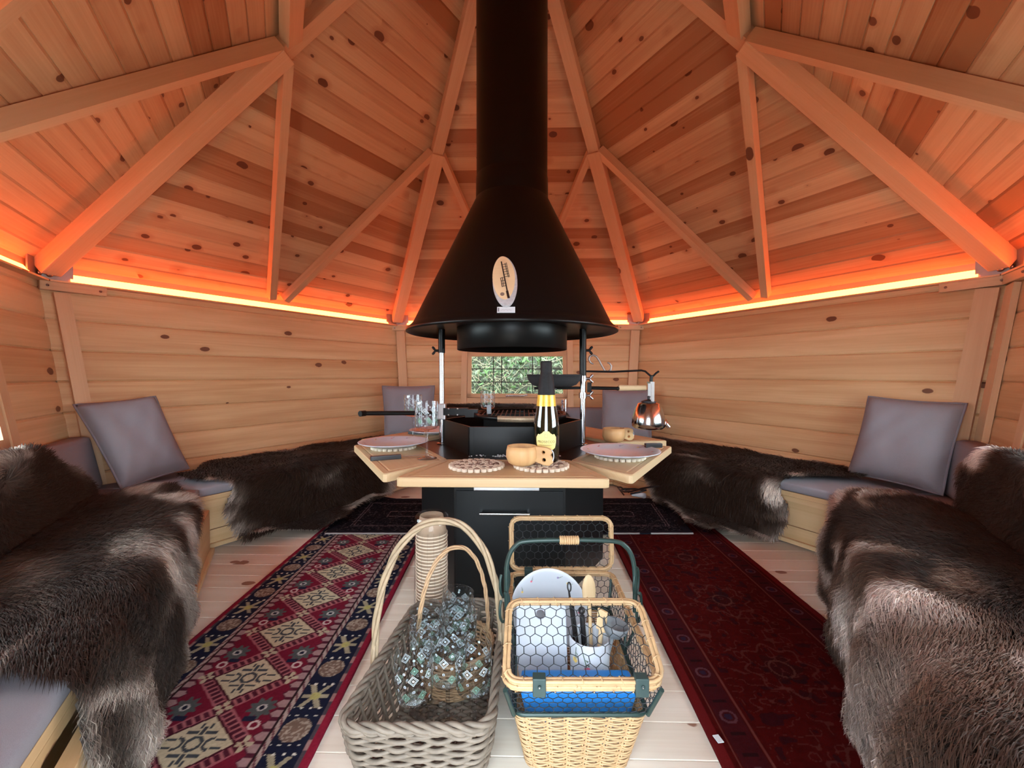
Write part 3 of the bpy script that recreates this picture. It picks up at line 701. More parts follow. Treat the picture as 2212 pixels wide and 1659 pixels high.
# ---------------------------------------------------------------- rugs (woven pattern as colours of a fine grid)
def rug(name, label, corners, pat, th=.009, g=.003, z0=.0005, lift=None):
    (fl, fr, br, bl) = [np.array(c) for c in corners]; W = (np.linalg.norm(fr-fl)+np.linalg.norm(br-bl))/2; Ln = (np.linalg.norm(bl-fl)+np.linalg.norm(br-fr))/2
    nx = int(W/g)+1; ny = int(Ln/g)+1; X, Y = np.meshgrid(np.linspace(0, 1, nx), np.linspace(0, 1, ny), indexing='xy')
    P = ((1-Y)[..., None]*((1-X)[..., None]*fl+X[..., None]*fr)+Y[..., None]*((1-X)[..., None]*bl+X[..., None]*br))
    z = np.full(X.shape, z0+th)+.0012*vnoise(X*W*40, Y*Ln*40, 3)
    if lift is not None: z = z+lift(X, Y)
    top = np.dstack([P, z]).reshape(-1, 3); col = pat((X-.5)*W, Y*Ln, W, Ln).reshape(-1, 3)
    I, J = np.meshgrid(np.arange(ny-1), np.arange(nx-1), indexing='ij'); q = np.stack([I*nx+J, I*nx+J+1, (I+1)*nx+J+1, (I+1)*nx+J], -1).reshape(-1, 4)
    ring = np.concatenate([np.arange(nx), np.arange(1, ny)*nx+nx-1, (ny-1)*nx+np.arange(nx-2, -1, -1), np.arange(ny-2, 0, -1)*nx])
    low_ = top[ring].copy(); low_[:, 2] -= th-.0003; k = len(top); m_ = len(ring); rr = np.arange(m_)
    side = np.stack([ring, k+rr, k+(rr+1) % m_, np.roll(ring, -1)], -1)
    c = P.reshape(-1, 2).mean(0); o = np_mesh(name, np.concatenate([top, low_]), np.concatenate([q, side]), None, np.concatenate([col, col[ring]*.8]), ('rug_pile',), None, (c[0], c[1], z0))
    return tag(o, label, 'rug')
def C3(*c): return np.array(c)
def pat_runner(x, y, W, L_):
    red = C3(.135, .010, .026); navy = C3(.010, .012, .028); cream = C3(.40, .36, .25); pink = C3(.29, .19, .19); plum = C3(.065, .012, .024); grey = C3(.07, .085, .085); brown = C3(.15, .10, .075)
    out = np.empty(x.shape+(3,)); out[:] = navy; ax = np.abs(x); e = W/2-ax; p = .205; ty = (y-.095+p/2) % p-p/2; th = (y-.095) % p-p/2
    def put(m, c): out[m] = c
    # main navy border with alternating motifs
    bp = .205; bc = W/2-.068; bx = ax-bc; by = (y-.03) % bp-bp/2; by2 = (y-.03+bp/2) % bp-bp/2
    put((bx/.034)**2+(by/.034)**2 < 1, brown); nz = vnoise(x*220, y*220, 4)
    put(((bx/.034)**2+(by/.034)**2 < 1) & (nz > .55), C3(.30, .25, .2))
    put((np.abs(bx*.9+by2*.5) < .007) & (np.abs(by2) < .04), cream*.75); put((np.abs(bx*.9-by2*.6) < .006) & (np.abs(by2) < .035), cream*.7)
    put((np.abs(by2) < .006) & (np.abs(bx) < .033), cream*.75); put((np.hypot(bx, by2) < .013), C3(.35, .33, .12))
    dots = (np.hypot((x*1+.5) % .022-.011, y % .026-.013) < .0042) & (np.abs(np.abs(by)-.052) < .014); put(dots & (np.abs(bx) < .036), C3(.6, .58, .5))
    put(e < .026, C3(.06, .05, .06)); put((e < .026) & (np.sin(y*90) > .3), C3(.28, .16, .15)); put(e < .018, C3(.20, .012, .03))
    # guard stripe
    inner = W/2-.108; put(ax < inner, C3(.34, .27, .24)); put((ax < inner) & (np.sin(y*170+ax*400) > .45), C3(.13, .05, .06))
    put(np.abs(ax-(inner-.014)) < .0022, C3(.02, .01, .012)); put((ax < inner-.016), pink)
    saw = .030+.014*np.abs((y/.032) % 1*2-1); put(ax < inner-saw, plum*1.2); put((ax < inner-.018) & (ax > inner-saw) & (np.abs((y/.032) % 1-.5) < .16), plum)
    fld = inner-saw-.004; inn = ax < fld; put(inn, red)
    # plum trellis between medallions
    d = ax/.115+np.abs(ty)/.1025; put(inn & (np.abs(d-1.0) < .17), plum); put(inn & (np.abs(d-1.0) < .17) & (np.sin((ax-np.abs(ty))*260) > .35), C3(.32, .12, .13)); put(inn & (np.abs(np.abs(d-1.0)-.17) < .035), C3(.3, .1, .12))
    # palmettes at the sides between medallions
    px = ax-.095; r = np.hypot(px, th*1.05); an = np.arctan2(th, px); put(inn & (r < .030+.006*np.cos(9*an)), grey); put(inn & (r < .012), C3(.4, .4, .38)); put(inn & (r < .007), navy)
    px2 = ax-.083; put(inn & (np.abs(th+.034) < .008) & (np.abs(px2) < .016), navy*1.3); put(inn & (np.abs(np.hypot(ax-.105, th+.052)-.011) < .003), C3(.5, .4, .38))
    # cream flowers on the axis ends
    for (fx, fy) in ((.112, 0), (0, p/2)):
        qx = ax-fx if fx else x; qy = (ty-fy) if not fy else th; r = np.hypot(qx, qy); an = np.arctan2(qy, qx)
        put((r < .023*np.abs(np.cos(2*an))) & (r > .004), cream)
    # cream medallion with dark scrolls
    dm = ax/.094+np.abs(ty)/.080; med = (dm < 1) & (ax < .088); put(med, cream*1.12); put((np.abs(dm-1) < .05), plum*.8)
    r = np.hypot(x, ty); dk = C3(.045, .055, .065); put(med & (np.abs(r-.017) < .004), dk)
    for sx in (-1, 1):
        rr = np.hypot(x-sx*.040, np.abs(ty)-.0); put(med & (np.abs(rr-.015) < .0036) & (np.sign(x-sx*.040)*sx < .5), dk); put(med & (np.abs(x-sx*.056) < .012) & (np.abs(np.abs(ty)-.010) < .003), dk)
        put(med & (np.abs(np.abs(x)-.022) < .014) & (np.abs(ty-sx*.030) < .0034), dk); put(med & (np.abs(x) < .0034) & (np.abs(ty-sx*.036) < .012), dk); put(med & (np.abs(np.abs(x)-.012) < .003) & (np.abs(ty-sx*.048) < .007), dk)
    out *= (.85+.3*vnoise(x*300, y*300, 9))[..., None]; return out
def pat_red(x, y, W, L_):
    red = C3(.075, .0035, .0035); out = np.empty(x.shape+(3,)); out[:] = red; ax = np.abs(x); e = W/2-ax
    n1 = vnoise(x*70, y*70, 2)*.5+vnoise(x*150, y*150, 3)*.5
    out *= (.72+.6*n1)[..., None]; inn = ax < W/2-.115
    p = .36; ty = y % p-p/2; r = np.hypot(x, ty*.9); an = np.arctan2(ty, x)
    def put(m, c, k=.7): out[m] = out[m]*(1-k)+np.array(c)*k
    put(inn & (np.abs(r-(.085+.012*np.cos(8*an))) < .004), C3(.13, .035, .03)); put(inn & (r < .05+.01*np.cos(6*an)), C3(.03, .008, .010), .55); put(inn & (np.abs(r-.03) < .003), C3(.14, .05, .04))
    q = vnoise(x*45+7, y*45, 6); put(inn & (np.abs(q-.5) < .035), C3(.14, .04, .035), .6); put(inn & (q > .78), C3(.02, .006, .012), .6)
    bo = (e < .098) & (e > .040); by = y % .15-.075; bx = ax-(W/2-.069); rb = np.hypot(bx, by)
    put(bo, C3(.055, .010, .016), .6); put(bo & (np.abs(rb-.017) < .003), C3(.17, .07, .09), .6); put(bo & (rb < .009), C3(.03, .02, .05), .8); put(bo & (np.abs(np.abs(by)-.048) < .004) & (np.abs(bx) < .016), C3(.02, .006, .008), .8)
    for d_, w_ in ((.105, .003), (.036, .0025)): put(np.abs(e-d_) < w_, C3(.20, .06, .05), .7)
    put(e < .024, C3(.17, .012, .014), .9); return out*.62
def pat_mat(x, y, W, L_):
    out = np.empty(x.shape+(3,)); out[:] = C3(.005, .005, .008); n1 = vnoise(x*120, y*200, 1)*.6+vnoise(x*260, y*300, 2)*.4
    out[n1 > .66] = C3(.035, .030, .036); out[n1 > .80] = C3(.10, .085, .085); ax = np.abs(x); e = np.minimum(W/2-ax, np.minimum(y, L_-y))
    for d_ in (.10, .115, .26): m_ = np.abs(e-d_) < .004; out[m_ & (n1 > .35)] = C3(.12, .09, .10)
    out[(e < .04)] = C3(.012, .012, .018); fe = (y < .010) & (vnoise(x*14, y*0+3, 8) > .35); out[fe] = C3(.34, .32, .32); return out
rug('runner_rug', 'long patterned runner with cream diamonds on red and a navy border, left of the grill', [at(-.98, .62), at(-.425, .62), at(-.462, 2.62), at(-1.015, 2.62)], pat_runner)
red_rug = rug('runner_rug', 'long dark red runner with a faint floral pattern, right of the grill', [at(.43, .62), at(1.03, .62), at(1.09, 2.78), at(.53, 2.78)], pat_red)
rug('floor_mat', 'short nearly black worn mat lying across both runners behind the grill', [at(-.955, 2.14), at(.925, 2.14), at(1.0, 2.74), at(-.99, 2.74)], pat_mat, .006, .005, .0125,
    lambda X, Y: .035*np.clip((Y-.6)/.4, 0, 1)**2*np.clip((.12-X)/.12, 0, 1))
mb = MB().box((*at(.462, .93), .013), (.007, .010, .0008), (math.cos(.2), math.sin(.2), 0), (-math.sin(.2), math.cos(.2), 0)); mb.build('sewn_tag', 'sticker', red_rug)

# ---------------------------------------------------------------- grill
def hexpoly(a, cx=0, cy=0): r = a/.8660254; return [(cx+r*math.cos(R(k)), cy+r*math.sin(R(k))) for k in range(0, 360, 60)]
TT = .526                                                  # top of the serving boards
g = thing('barbecue_grill', 'black six-sided barbecue cabinet with fire pit in the middle of the hut', 'grill', (0, 0, 0))
mb = MB().prism(hexpoly(.355), .002, .484, tone=0).prism(hexpoly(.43), .484, .496, tone=0); mb.build('cabinet', 'black_satin', g, bevel=.002)
mb = MB().prism(hexpoly(.386), .4965, .514, tone=0); mb.build('top_plate', 'black_steel', g, bevel=.003)
mb = MB()
for k in range(30, 390, 60):
    n, t = hexn(k); a = .272; h = a/1.732; mb.add([n*a-t*h+V(0, 0, .514), n*a+t*h+V(0, 0, .514), n*a+t*h+V(0, 0, .626), n*a-t*h+V(0, 0, .626)], [(0, 1, 2, 3)])
    a2 = .264; h2 = a2/1.732; mb.add([n*a2-t*h2+V(0, 0, .514), n*a2+t*h2+V(0, 0, .514), n*a2+t*h2+V(0, 0, .626), n*a2-t*h2+V(0, 0, .626)], [(3, 2, 1, 0)])
    mb.add([n*a-t*h+V(0, 0, .626), n*a+t*h+V(0, 0, .626), n*a2+t*h2+V(0, 0, .626), n*a2-t*h2+V(0, 0, .626)], [(0, 1, 2, 3)])
    for s in (-1, 1): mb.box(n*(a+.001)+t*s*(h-.012)+V(0, 0, .57), (.004, .0015, .054), t, n)
fb = mb.build('firebox', 'black_steel', g)
mb = MB()
for i in range(40): mb.ball((random.gauss(-.03, .06), -.283-abs(random.gauss(0, .006)), .5148+abs(random.gauss(0, .002))), random.uniform(.002, .005), 0, 6, (1, 1, .5))
o = mb.build('ash', 'ash', g); o['kind'] = 'stuff'
n, t = hexn(270)
mb = MB().box((0, -.359, .212), (.196, .004, .19)); dr = mb.build('door', 'black_satin', g, bevel=.001)
mb = MB()
for s in (-1, 1): mb.box((-.017+s*.086, -.376, .327), (.004, .013, .004))
mb.tube([(-.107, -.390, .327), (.073, -.390, .327)], .0055, 10); mb.build('handle', 'chrome', dr)
mb = MB().box((0, -.358, .443), (.19, .004, .033)); dw = mb.build('drawer', 'black_steel', g)
mb = MB().box((-.01, -.385, .424), (.118, .014, .011)); mb.build('handle', 'steel_brushed', dw, bevel=.002)
mb = MB().ball((-.02, -.47, .484), .0155, 0, 16).ball((-.02, -.485, .486), .003, 1, 8); mb.build('knob', ['black_plastic', 'chrome'], g)
def wing(mb, c, mi=0, s=1):
    c = Vector(c); mb.tube([c, c+V(.016*s, 0, 0)], .006, 8, mi)
    for k in (-1, 1): mb.tube([c+V(.014*s, 0, 0), c+V(.022*s, 0, k*.011), c+V(.028*s, 0, k*.017)], [.004, .006, .0045], 8, mi)
for sx, words_, zs in ((-1, 'left', .925), (1, 'right', .822)):
    X = sx*.3165; 
    p = MB().tube([(X, -.0, .514), (X, -.0, zs+.03)], .0125, 16).lathe([(.0125, .514), (.024, .516), (.024, .519), (.0125, .522)], (X, 0, 0), 16).build('support_pole', 'chrome', g)
    q = MB().tube([(X, 0, zs), (X, 0, 1.03)], .0155, 16).build('sleeve', 'black_steel', p)
    mb = MB(); wing(mb, (X+sx*.014, 0, .935), 0, sx); mb.build('wing_nut', 'black_steel', p)
    if sx > 0:
        for z in (.81, .735):
            mb = MB().tube([(X, 0, z-.012), (X, 0, z+.012)], .0175, 16).build('collar', 'chrome', p)
            mb = MB(); wing(mb, (X+.016, -.004, z), 0, 1); mb.build('wing_nut', 'steel_brushed', p)
    else:
        MB().box((X, -.002, .662), (.019, .019, .036)).build('collar', 'steel_brushed', p, bevel=.003)
# hood and flue
h = thing('grill_hood', 'large matt black conical smoke hood with its flue rising to the roof', 'hood', (0, 0, 1.01))
MB().lathe([(.159, 1.60), (.43, 1.052), (.440, 1.040), (.462, 1.020), (.462, 1.011), (.455, 1.008), (.436, 1.022), (.245, 1.034)], n=120).build('cone', 'black_steel', h)
MB().lathe([(.244, 1.034), (.244, .938), (.240, .936), (.240, 1.034)], n=96).build('inner_ring', 'black_steel', h)
MB().lathe([(.160, 1.585), (.1585, 1.69), (.1575, 1.692), (.1565, 1.70), (.1565, 3.25)], n=96).build('flue_pipe', 'black_steel', h)
# wooden slice thermometer-like plaque with magnet sticker
def cone_frame(X, z):
    r = .43-(z-1.052)*.495; p = Vector((*at(0, 1.9-r), z)); p = V(X+p.x, p.y, z); up = V(0, .443, .896).normalized(); x = V(1, 0, 0); return Matrix.Translation(p) @ Matrix((x, up, x.cross(up))).transposed().to_4x4()
M = cone_frame(-.027, 1.158) @ Matrix.Rotation(R(4), 4, 'Z')
pl = thing('wooden_plaque', 'oval slice of pale wood with a dark burnt drawing fixed on the black hood', 'plaque', tuple((M @ V(0, 0, .015))))
def put(mb, vsfs, M, mi=0): vs, fs = vsfs; mb.add([M @ Vector(v) for v in vs], fs, mi, planar_uv(vs, fs)); return mb
ell = lambda a, b_, x, y, n=40: [(x+a*math.cos(2*PI*k/n)*(1+.04*math.sin(4*PI*k/n+1)), y+b_*math.sin(2*PI*k/n)) for k in range(n)]
put(MB(), plate2d(ell(.0405, .106, .002, -.006), t=.014, bev=.002), M @ Matrix.Translation((0, 0, .012))).build('bark_edge', 'bark_grey', pl)
put(MB(), plate2d(ell(.0385, .095, -.0015, .006), t=.006), M @ Matrix.Translation((0, 0, .018))).build('face', 'slice_wood', pl)
mb = MB(); Mz = M @ Matrix.Translation((0, 0, .0225)); xy = lambda px, py: (( px-1040)/3.35*.00166+.002, (250-py)/3.35*.00205)
def stroke(a, c, wd): 
    a, c = Vector(xy(*a)), Vector(xy(*c)); d = (c-a).normalized(); q = Vector((-d.y, d.x))*wd/2; mb.add([Mz @ V(*(p), 0) for p in (a-q, a+q, c+q, c-q)], [(0, 1, 2, 3), (3, 2, 1, 0)])
stroke((1022, 125), (1052, 345), .0046); stroke((1050, 340), (1059, 392), .0085); stroke((1048, 140), (1066, 245), .0024)
for k in range(6): stroke((1026+k*3.2, 150+k*18), (1056+k*3.2, 146+k*18), .0022)
stroke((1058, 135), (1074, 245), .0020); stroke((1010, 245), (1018, 312), .0024); stroke((1022, 240), (1028, 308), .0020)
for k in range(4): stroke((1008+k*3, 248+k*20), (1038+k*3, 244+k*20), .0022)
mb.build('burnt_drawing', 'copper_ink', pl); mb = MB(); mb.disc(Mz @ V(-.010, -.068, .0003), .0075, Mz.to_3x3() @ V(0, 0, 1), 16); mb.build('knot', 'trivet_dark', pl)
M2 = cone_frame(-.020, 1.036+.012) @ Matrix.Translation((0, 0, .006)); st = put(MB(), plate2d([(-.031, -.0115), (.031, -.0115), (.031, .0115), (-.031, .0115)], t=.003), M2)
for k in range(7):                                          # faint illegible scribble of the printed word
    p = M2 @ V(-.017+k*.0055, -.002+.0015*(k % 2), .0018); st.box(p, (.0016, .0010, .0002), (1, 0, 0), M2.to_3x3() @ V(0, 1, 0), mi=1)
st.box(M2 @ V(-.026, 0, .0018), (.002, .0080, .0002), (1, 0, 0), M2.to_3x3() @ V(0, 1, 0), mi=2)
tag(st.build('magnet_label', ['sticker', 'steel_brushed', 'grey_nylon'], loc=tuple(M2.translation)), 'small pale rectangular label just under the oval wood slice', 'label')

# serving boards around the grill
board_words = {270: 'pine serving board at the front with a brown knot in its edge', 330: 'pine serving board front right, under the floral plate', 210: 'pine serving board front left, under plate and black knife',
               30: 'pine serving board at the back right, under the second wooden mug', 150: 'pine serving board at the back left, under the far wine glass', 90: 'pine serving board on the far side of the fire pit'}
for k, words_ in board_words.items():
    n, t = hexn(k); a0, a1, uc = {270: (.398, .672, -.012), 330: (.39, .64, -.055), 210: (.39, .64, .055)}.get(k, (.39, .64, 0))
    hw0, hw1 = .222, .318
    if k in (330, 210): hw1 = .305; hw0 = .215
    cr = [(a0, -hw0+uc*.6), (a0, hw0+uc*.6), (a1, hw1+uc), (a1, -hw1+uc)]
    def ring_(ins, rd):
        P = [Vector(p) for p in cr]; L4 = []; cen_ = sum(P, Vector((0, 0)))/4
        for i in range(4):
            d = (P[(i+1) % 4]-P[i]).normalized(); q = Vector((-d.y, d.x)); q = q if q.dot(cen_-P[i]) > 0 else -q; L4.append((P[i]+q*ins, d))
        C_ = []
        for i in range(4):
            (p, d), (q, e) = L4[i-1], L4[i]; den = d.x*e.y-d.y*e.x; t_ = ((q.x-p.x)*e.y-(q.y-p.y)*e.x)/den; C_.append(p+d*t_)
        out = []
        for i in range(4):
            p0, p1, p2 = C_[i-1], C_[i], C_[(i+1) % 4]; d0 = (p0-p1).normalized()*rd; d2 = (p2-p1).normalized()*rd
            for q in range(5): s_ = q/4; out.append(p1+d0*(1-s_)**2+d2*s_*s_)
        return out
    rings = [(ring_(.002, .022), TT-.028), (ring_(0, .022), TT-.026), (ring_(0, .022), TT-.003), (ring_(.003, .021), TT), (ring_(.021, .014), TT), (ring_(.0255, .013), TT-.0025), (ring_(.030, .012), TT)]
    mb = MB(); o_ = random.random()*40; tn = random.random()*.6
    pts = [[(n*p.x+t*p.y+V(0, 0, z), (p.y+o_, p.x+z+o_)) for p in rg] for rg, z in rings]; m_ = 20
    for a_, b__ in zip(pts, pts[1:]):
        for i in range(m_):
            q = [a_[i], b__[i], b__[(i+1) % m_], a_[(i+1) % m_]]; mb.add([x[0] for x in q], [(0, 1, 2, 3)], 0, [[x[1] for x in q]], tn)
    mb.add([x[0] for x in pts[-1]], [tuple(range(m_))[::-1]], 0, [[x[1] for x in pts[-1]][::-1]], tn); mb.add([x[0] for x in pts[0]], [tuple(range(m_))], 0, [[x[1] for x in pts[0]]], tn)
    o = mb.build('serving_board', 'board_pine', loc=tuple(n*(a0+a1)/2+V(0, 0, TT-.014)))
    tag(o, words_, 'serving board', 'pine boards round the grill')

# swivelling grate on the left pole
gr = thing('swivel_grate', 'round cooking grate on a black arm swung over the fire pit', 'grill grate', (-.3165, 0, .66))
zc = .655; gc = V(.035, .0, zc-.004)
mb = MB().tube([(-.335, -.02, zc), (-.50, -.02, zc), (-.655, -.03, zc)], .010, 12).tube([(-.655, -.03, zc), (-.668, -.055, zc)], .013, 12); mb.build('handle', 'black_steel', gr)
mb = MB().box((-.25, -.02, zc+.008), (.055, .011, .016)).box((-.178, -.03, zc+.002), (.028, .012, .018))
for dx in (-.28, -.24): 
    for dz in (-.006, .022): mb.ball((dx, -.033, zc+dz), .004, 1, 8)
mb.build('arm', ['black_steel', 'steel_brushed'], gr)
ring = [gc+V(.205*math.cos(2*PI*i/64), .205*math.sin(2*PI*i/64), 0) for i in range(64)]
mb = MB(); mb.lathe([(.200, -.011), (.206, -.011), (.206, .008), (.200, .008), (.200, -.011)], gc, 64); mb.build('ring', 'black_steel', gr)
mb = MB()
for i in range(-9, 10):
    x = i*.0205; l = math.sqrt(max(0, .2**2-x*x)); mb.tube([gc+V(x, -l, 0), gc+V(x, l, 0)], .0028, 6)
mb.build('bars', 'cast_iron', gr)
mb = MB().lathe([(.2075, -.014), (.212, -.014), (.212, .010), (.2075, .010), (.2075, -.014)], gc, 24, 0, True, 0, 1, 1, R(245), R(290)); mb.build('front_strip', 'rim_reflection', gr)  # brown reflection on the ring's front rim, given as the strip's own colour
mb = MB().tube([gc+V(-.13, -.10, .01), gc+V(-.13, -.10, .045)], .010, 10).box(gc+V(-.13, -.112, .035), (.008, .004, .013)); mb.build('clip', 'grey_nylon', gr)
mb = MB(); pts = [gc+V(.19+.006*math.cos(i*1.2), .006*math.sin(i*1.2), .012+i*.0011) for i in range(48)]; mb.tube(pts, .0018, 5).tube([gc+V(.205, 0, .01), gc+V(.205, 0, .065)], .0035, 6); mb.build('coil_handle', 'chrome', gr)

# pan and its holder on the right pole
ph_ = thing('pan_holder', 'thin black arm with a wooden grip clamped to the right pole', 'pan holder', (.3165, 0, .775))
mb = MB().tube([(.305, 0, .768), (.20, .02, .766), (.10, .03, .766)], .006, 8)
for s in (-1, 1): mb.tube([(.19, .02, .766), (.19+s*.09, .02, .766)], .005, 8)
mb.tube([(.19, -.07, .766), (.19, .11, .766)], .005, 8); mb.box((.345, -.002, .771), (.008, .012, .022)); mb.tube([(.35, -.003, .768), (.47, -.006, .766)], .0075, 10).ball((.47, -.006, .766), .009)
mb.build('arm', 'black_steel', ph_)
MB().tube([(.478, .012, .768), (.60, .016, .768)], [.014, .012], 12).build('grip', 'board_pine', ph_)
pn = thing('frying_pan', 'dark cast iron pan held above the fire beside the right pole', 'pan', (.19, .02, .772))
MB().lathe([(.0001, .773), (.075, .773), (.10, .782), (.117, .803), (.123, .824), (.127, .825), (.125, .829), (.119, .825), (.112, .806), (.096, .789), (.0001, .781)], (.19, .02, 0), 56).build('bowl', 'cast_iron', pn)
# kettle arm
ka = thing('kettle_hanger', 'black wrought iron arm with a scroll reaching right from the pole', 'arm', (.3165, 0, .84))
MB().tube([(.325, 0, .842), (.45, -.002, .840), (.575, -.004, .846), (.592, -.004, .842), (.615, -.004, .822), (.628, -.004, .822), (.640, -.004, .834), (.652, -.004, .842)], .0045, 8).tube([(.62, -.004, .822), (.618, -.004, .805), (.618, -.004, .795)], .0075, 8).build('rod', 'black_steel', ka)
sc = []
for px, py in ((935, 325), (905, 308), (886, 275), (897, 243), (935, 230), (968, 245), (998, 290), (1030, 350), (1058, 396), (1090, 405), (1118, 384), (1126, 348), (1108, 316), (1080, 309)):
    X_ = (px/4.878-16)/915*1.9; q_ = at(X_, 1.9); sc.append((q_[0], q_[1], .83-(720+py/4.878-808)/915*1.9))
sc = [tuple(Vector(a).lerp(Vector(c), f)) for a, c in zip(sc, sc[1:]) for f in (0, .5)]+[sc[-1]]
MB().tube(sc, [.0025]+[.0042]*(len(sc)-2)+[.002], 8).build('scroll', 'zinc', ka)
kt = thing('kettle', 'small shiny steel kettle hanging from the black arm', 'kettle', (.615, -.004, .60))
kx, ky = .608, -.004
MB().lathe([(.0001, .587), (.060, .588), (.070, .597), (.073, .612), (.069, .64), (.060, .672), (.050, .692), (.046, .699), (.030, .704), (.0001, .706)], (kx, ky, 0), 56).build('body', 'chrome', kt)
MB().lathe([(.030, .704), (.034, .708), (.020, .714), (.006, .717), (.006, .724), (.009, .73), (.0001, .733)], (kx, ky, 0), 32).build('lid', 'black_plastic', kt)
MB().tube([(kx+.050, ky-.01, .615), (kx+.068, ky-.014, .62), (kx+.078, ky-.016, .603), (kx+.086, ky-.018, .595)], [.016, .012, .010, .008], 12).build('spout', 'chrome', kt)
mb = MB()
for s in (-1, 1): mb.box((kx+.010, ky+s*.024, .745), (.007, .0015, .05), (1, 0, 0), (0, 1, 0))
mb.box((kx+.008, ky, .792), (.009, .026, .004)).tube([(kx+.01, ky-.03, .712), (kx+.01, ky-.02, .712)], .004, 8); mb.build('bail', 'steel_brushed', kt)

# ---------------------------------------------------------------- things on the boards
def trivet(x, y, label, z=TT):
    mb = MB().lathe([(.0001, z+.001), (.082, z+.001), (.082, z+.007), (.0001, z+.007)], (x, y, 0), 40, 1)
    for k, (r, rr) in enumerate(((.083, .0092), (.066, .0075), (.050, .007), (.034, .007), (.018, .006), (0, .006))):
        m = max(1, int(2*PI*r/(rr*2.15)))
        for i in range(m):
            a = 2*PI*i/m+k*.3; q = 0 if k in (0, 3) or (i % 3 and k != 5) else 1
            mb.lathe([(rr, z+.0005), (rr, z+.0098), (rr*.8, z+.0102), (.0001, z+.0102)], (x+r*math.cos(a), y+r*math.sin(a), 0), 9, q)
    return tag(mb.build('trivet', ['trivet_wood', 'trivet_dark'], loc=(x, y, z)), label, 'trivet', 'round trivets made of small wood slices')
trivet(-.103, -.519, 'round wood slice trivet with nothing on it, at the front of the grill')
trivet(.108, -.515, 'round wood slice trivet under the bottle and wooden mug')
trivet(.402, -.352, 'round wood slice trivet under the floral plate on the right'); trivet(-.482, -.175, 'round wood slice trivet under the floral plate on the left')
def flowers(mb, spots, Mt):
    for (x, y, c, s, a) in spots:
        for k in range(5 if c else 1):
            an = 2*PI*k/5; mb.add([Mt @ V(x+s*.5*math.cos(an)+s*.45*math.cos(q), y+s*.5*math.sin(an)+s*.4*math.sin(q), 0) for q in [2*PI*j/6 for j in range(6)]], [(0, 1, 2, 3, 4, 5)], c or 4)
        d = V(math.cos(a), math.sin(a), 0)*s*4; q = V(-d.y, d.x, 0)*.03; p = V(x, y, 0)-d
        mb.add([Mt @ (p-q), Mt @ (p+q), Mt @ (V(x, y, 0)+q), Mt @ (V(x, y, 0)-q)], [(0, 1, 2, 3)], 4)
        for f in (.35, .6): l = p+d*f; e = V(-d.y, d.x, 0)*.22; mb.add([Mt @ l, Mt @ (l+e+d*.1), Mt @ (l+e*.6+d*.2)], [(0, 1, 2)], 4)
PM = ['melamine', 'flower_pink', 'flower_yellow', 'flower_violet', 'leaf_green']
def plate(c, r, label, M=None, seed=1):
    random.seed(seed); mb = MB(); k = r/.14
    mb.lathe([(.0001, 0), (.085*k, 0), (.095*k, .004), (.128*k, .013), (.14*k, .017), (.1405*k, .019), (.138*k, .0195), (.125*k, .0165), (.095*k, .008), (.083*k, .0045), (.0001, .004)], (0, 0, 0), 56)
    sp = [(r*.8*math.cos(a), r*.8*math.sin(a), 1+i % 3, .0048*k, a+2.2) for i, a in enumerate([2*PI*q/9+random.uniform(-.2, .2) for q in range(9)])]
    m2 = MB(); flowers(m2, sp+[], Matrix())
    for i, v in enumerate(m2.v):                                    # lay the print on the dished face
        rr = math.hypot(v[0], v[1])/k; zz = np.interp(rr, [0, .083, .095, .125, .138], [.004, .0045, .008, .0165, .0195]); m2.v[i] = (v[0], v[1], zz+.0006)
    mb.add(m2.v, m2.f); mb.m[-len(m2.f):] = m2.m
    mb.xform((M or Matrix.Translation(c))); return tag(mb.build('dinner_plate', PM, loc=tuple((M or Matrix.Translation(c)).translation)), label, 'plate', 'white floral melamine plates')
plate((.402, -.352, TT+.0105), .142, 'white floral plate on the right serving board', seed=3); plate((-.482, -.175, TT+.0105), .140, 'white floral plate on the left serving board', seed=4)
plate((-.405, .27, TT+.001), .128, 'white plate on the back left board, behind the chrome pole', seed=5)
trivet(.03, .515, 'round wood slice trivet on the far board behind the fire pit')
def knife(a, c, label, z, blade=True):
    a, c = V(*a, z), V(*c, z); d = (c-a).normalized(); L_ = (c-a).length; q = V(-d.y, d.x, 0)
    k = thing('table_knife', label, 'knife', tuple(a), 'black handled knives')
    MB().box(a+d*L_*.24, (L_*.24, .0095, .0085), d, q).build('handle', 'black_plastic', k, bevel=.003)
    mb = MB().add([a+d*L_*.48-q*.004, a+d*L_*.48+q*.007, a+d*L_*.85+q*.0085, a+d*L_+q*.002, a+d*L_*.9-q*.004], [(0, 1, 2, 3, 4), (4, 3, 2, 1, 0)]); mb.build('blade', 'steel_brushed', k)
knife((-.487, -.432), (-.285, -.345), 'black handled knife lying beside the left plate', TT+.007)
knife((-.53, .235), (-.36, .17), 'black handled knife on the back left board, partly hidden by wine glasses', TT+.007)
knife((.575, -.285), (.44, -.30), 'black handled knife resting on the right plate, only its end showing', TT+.034)
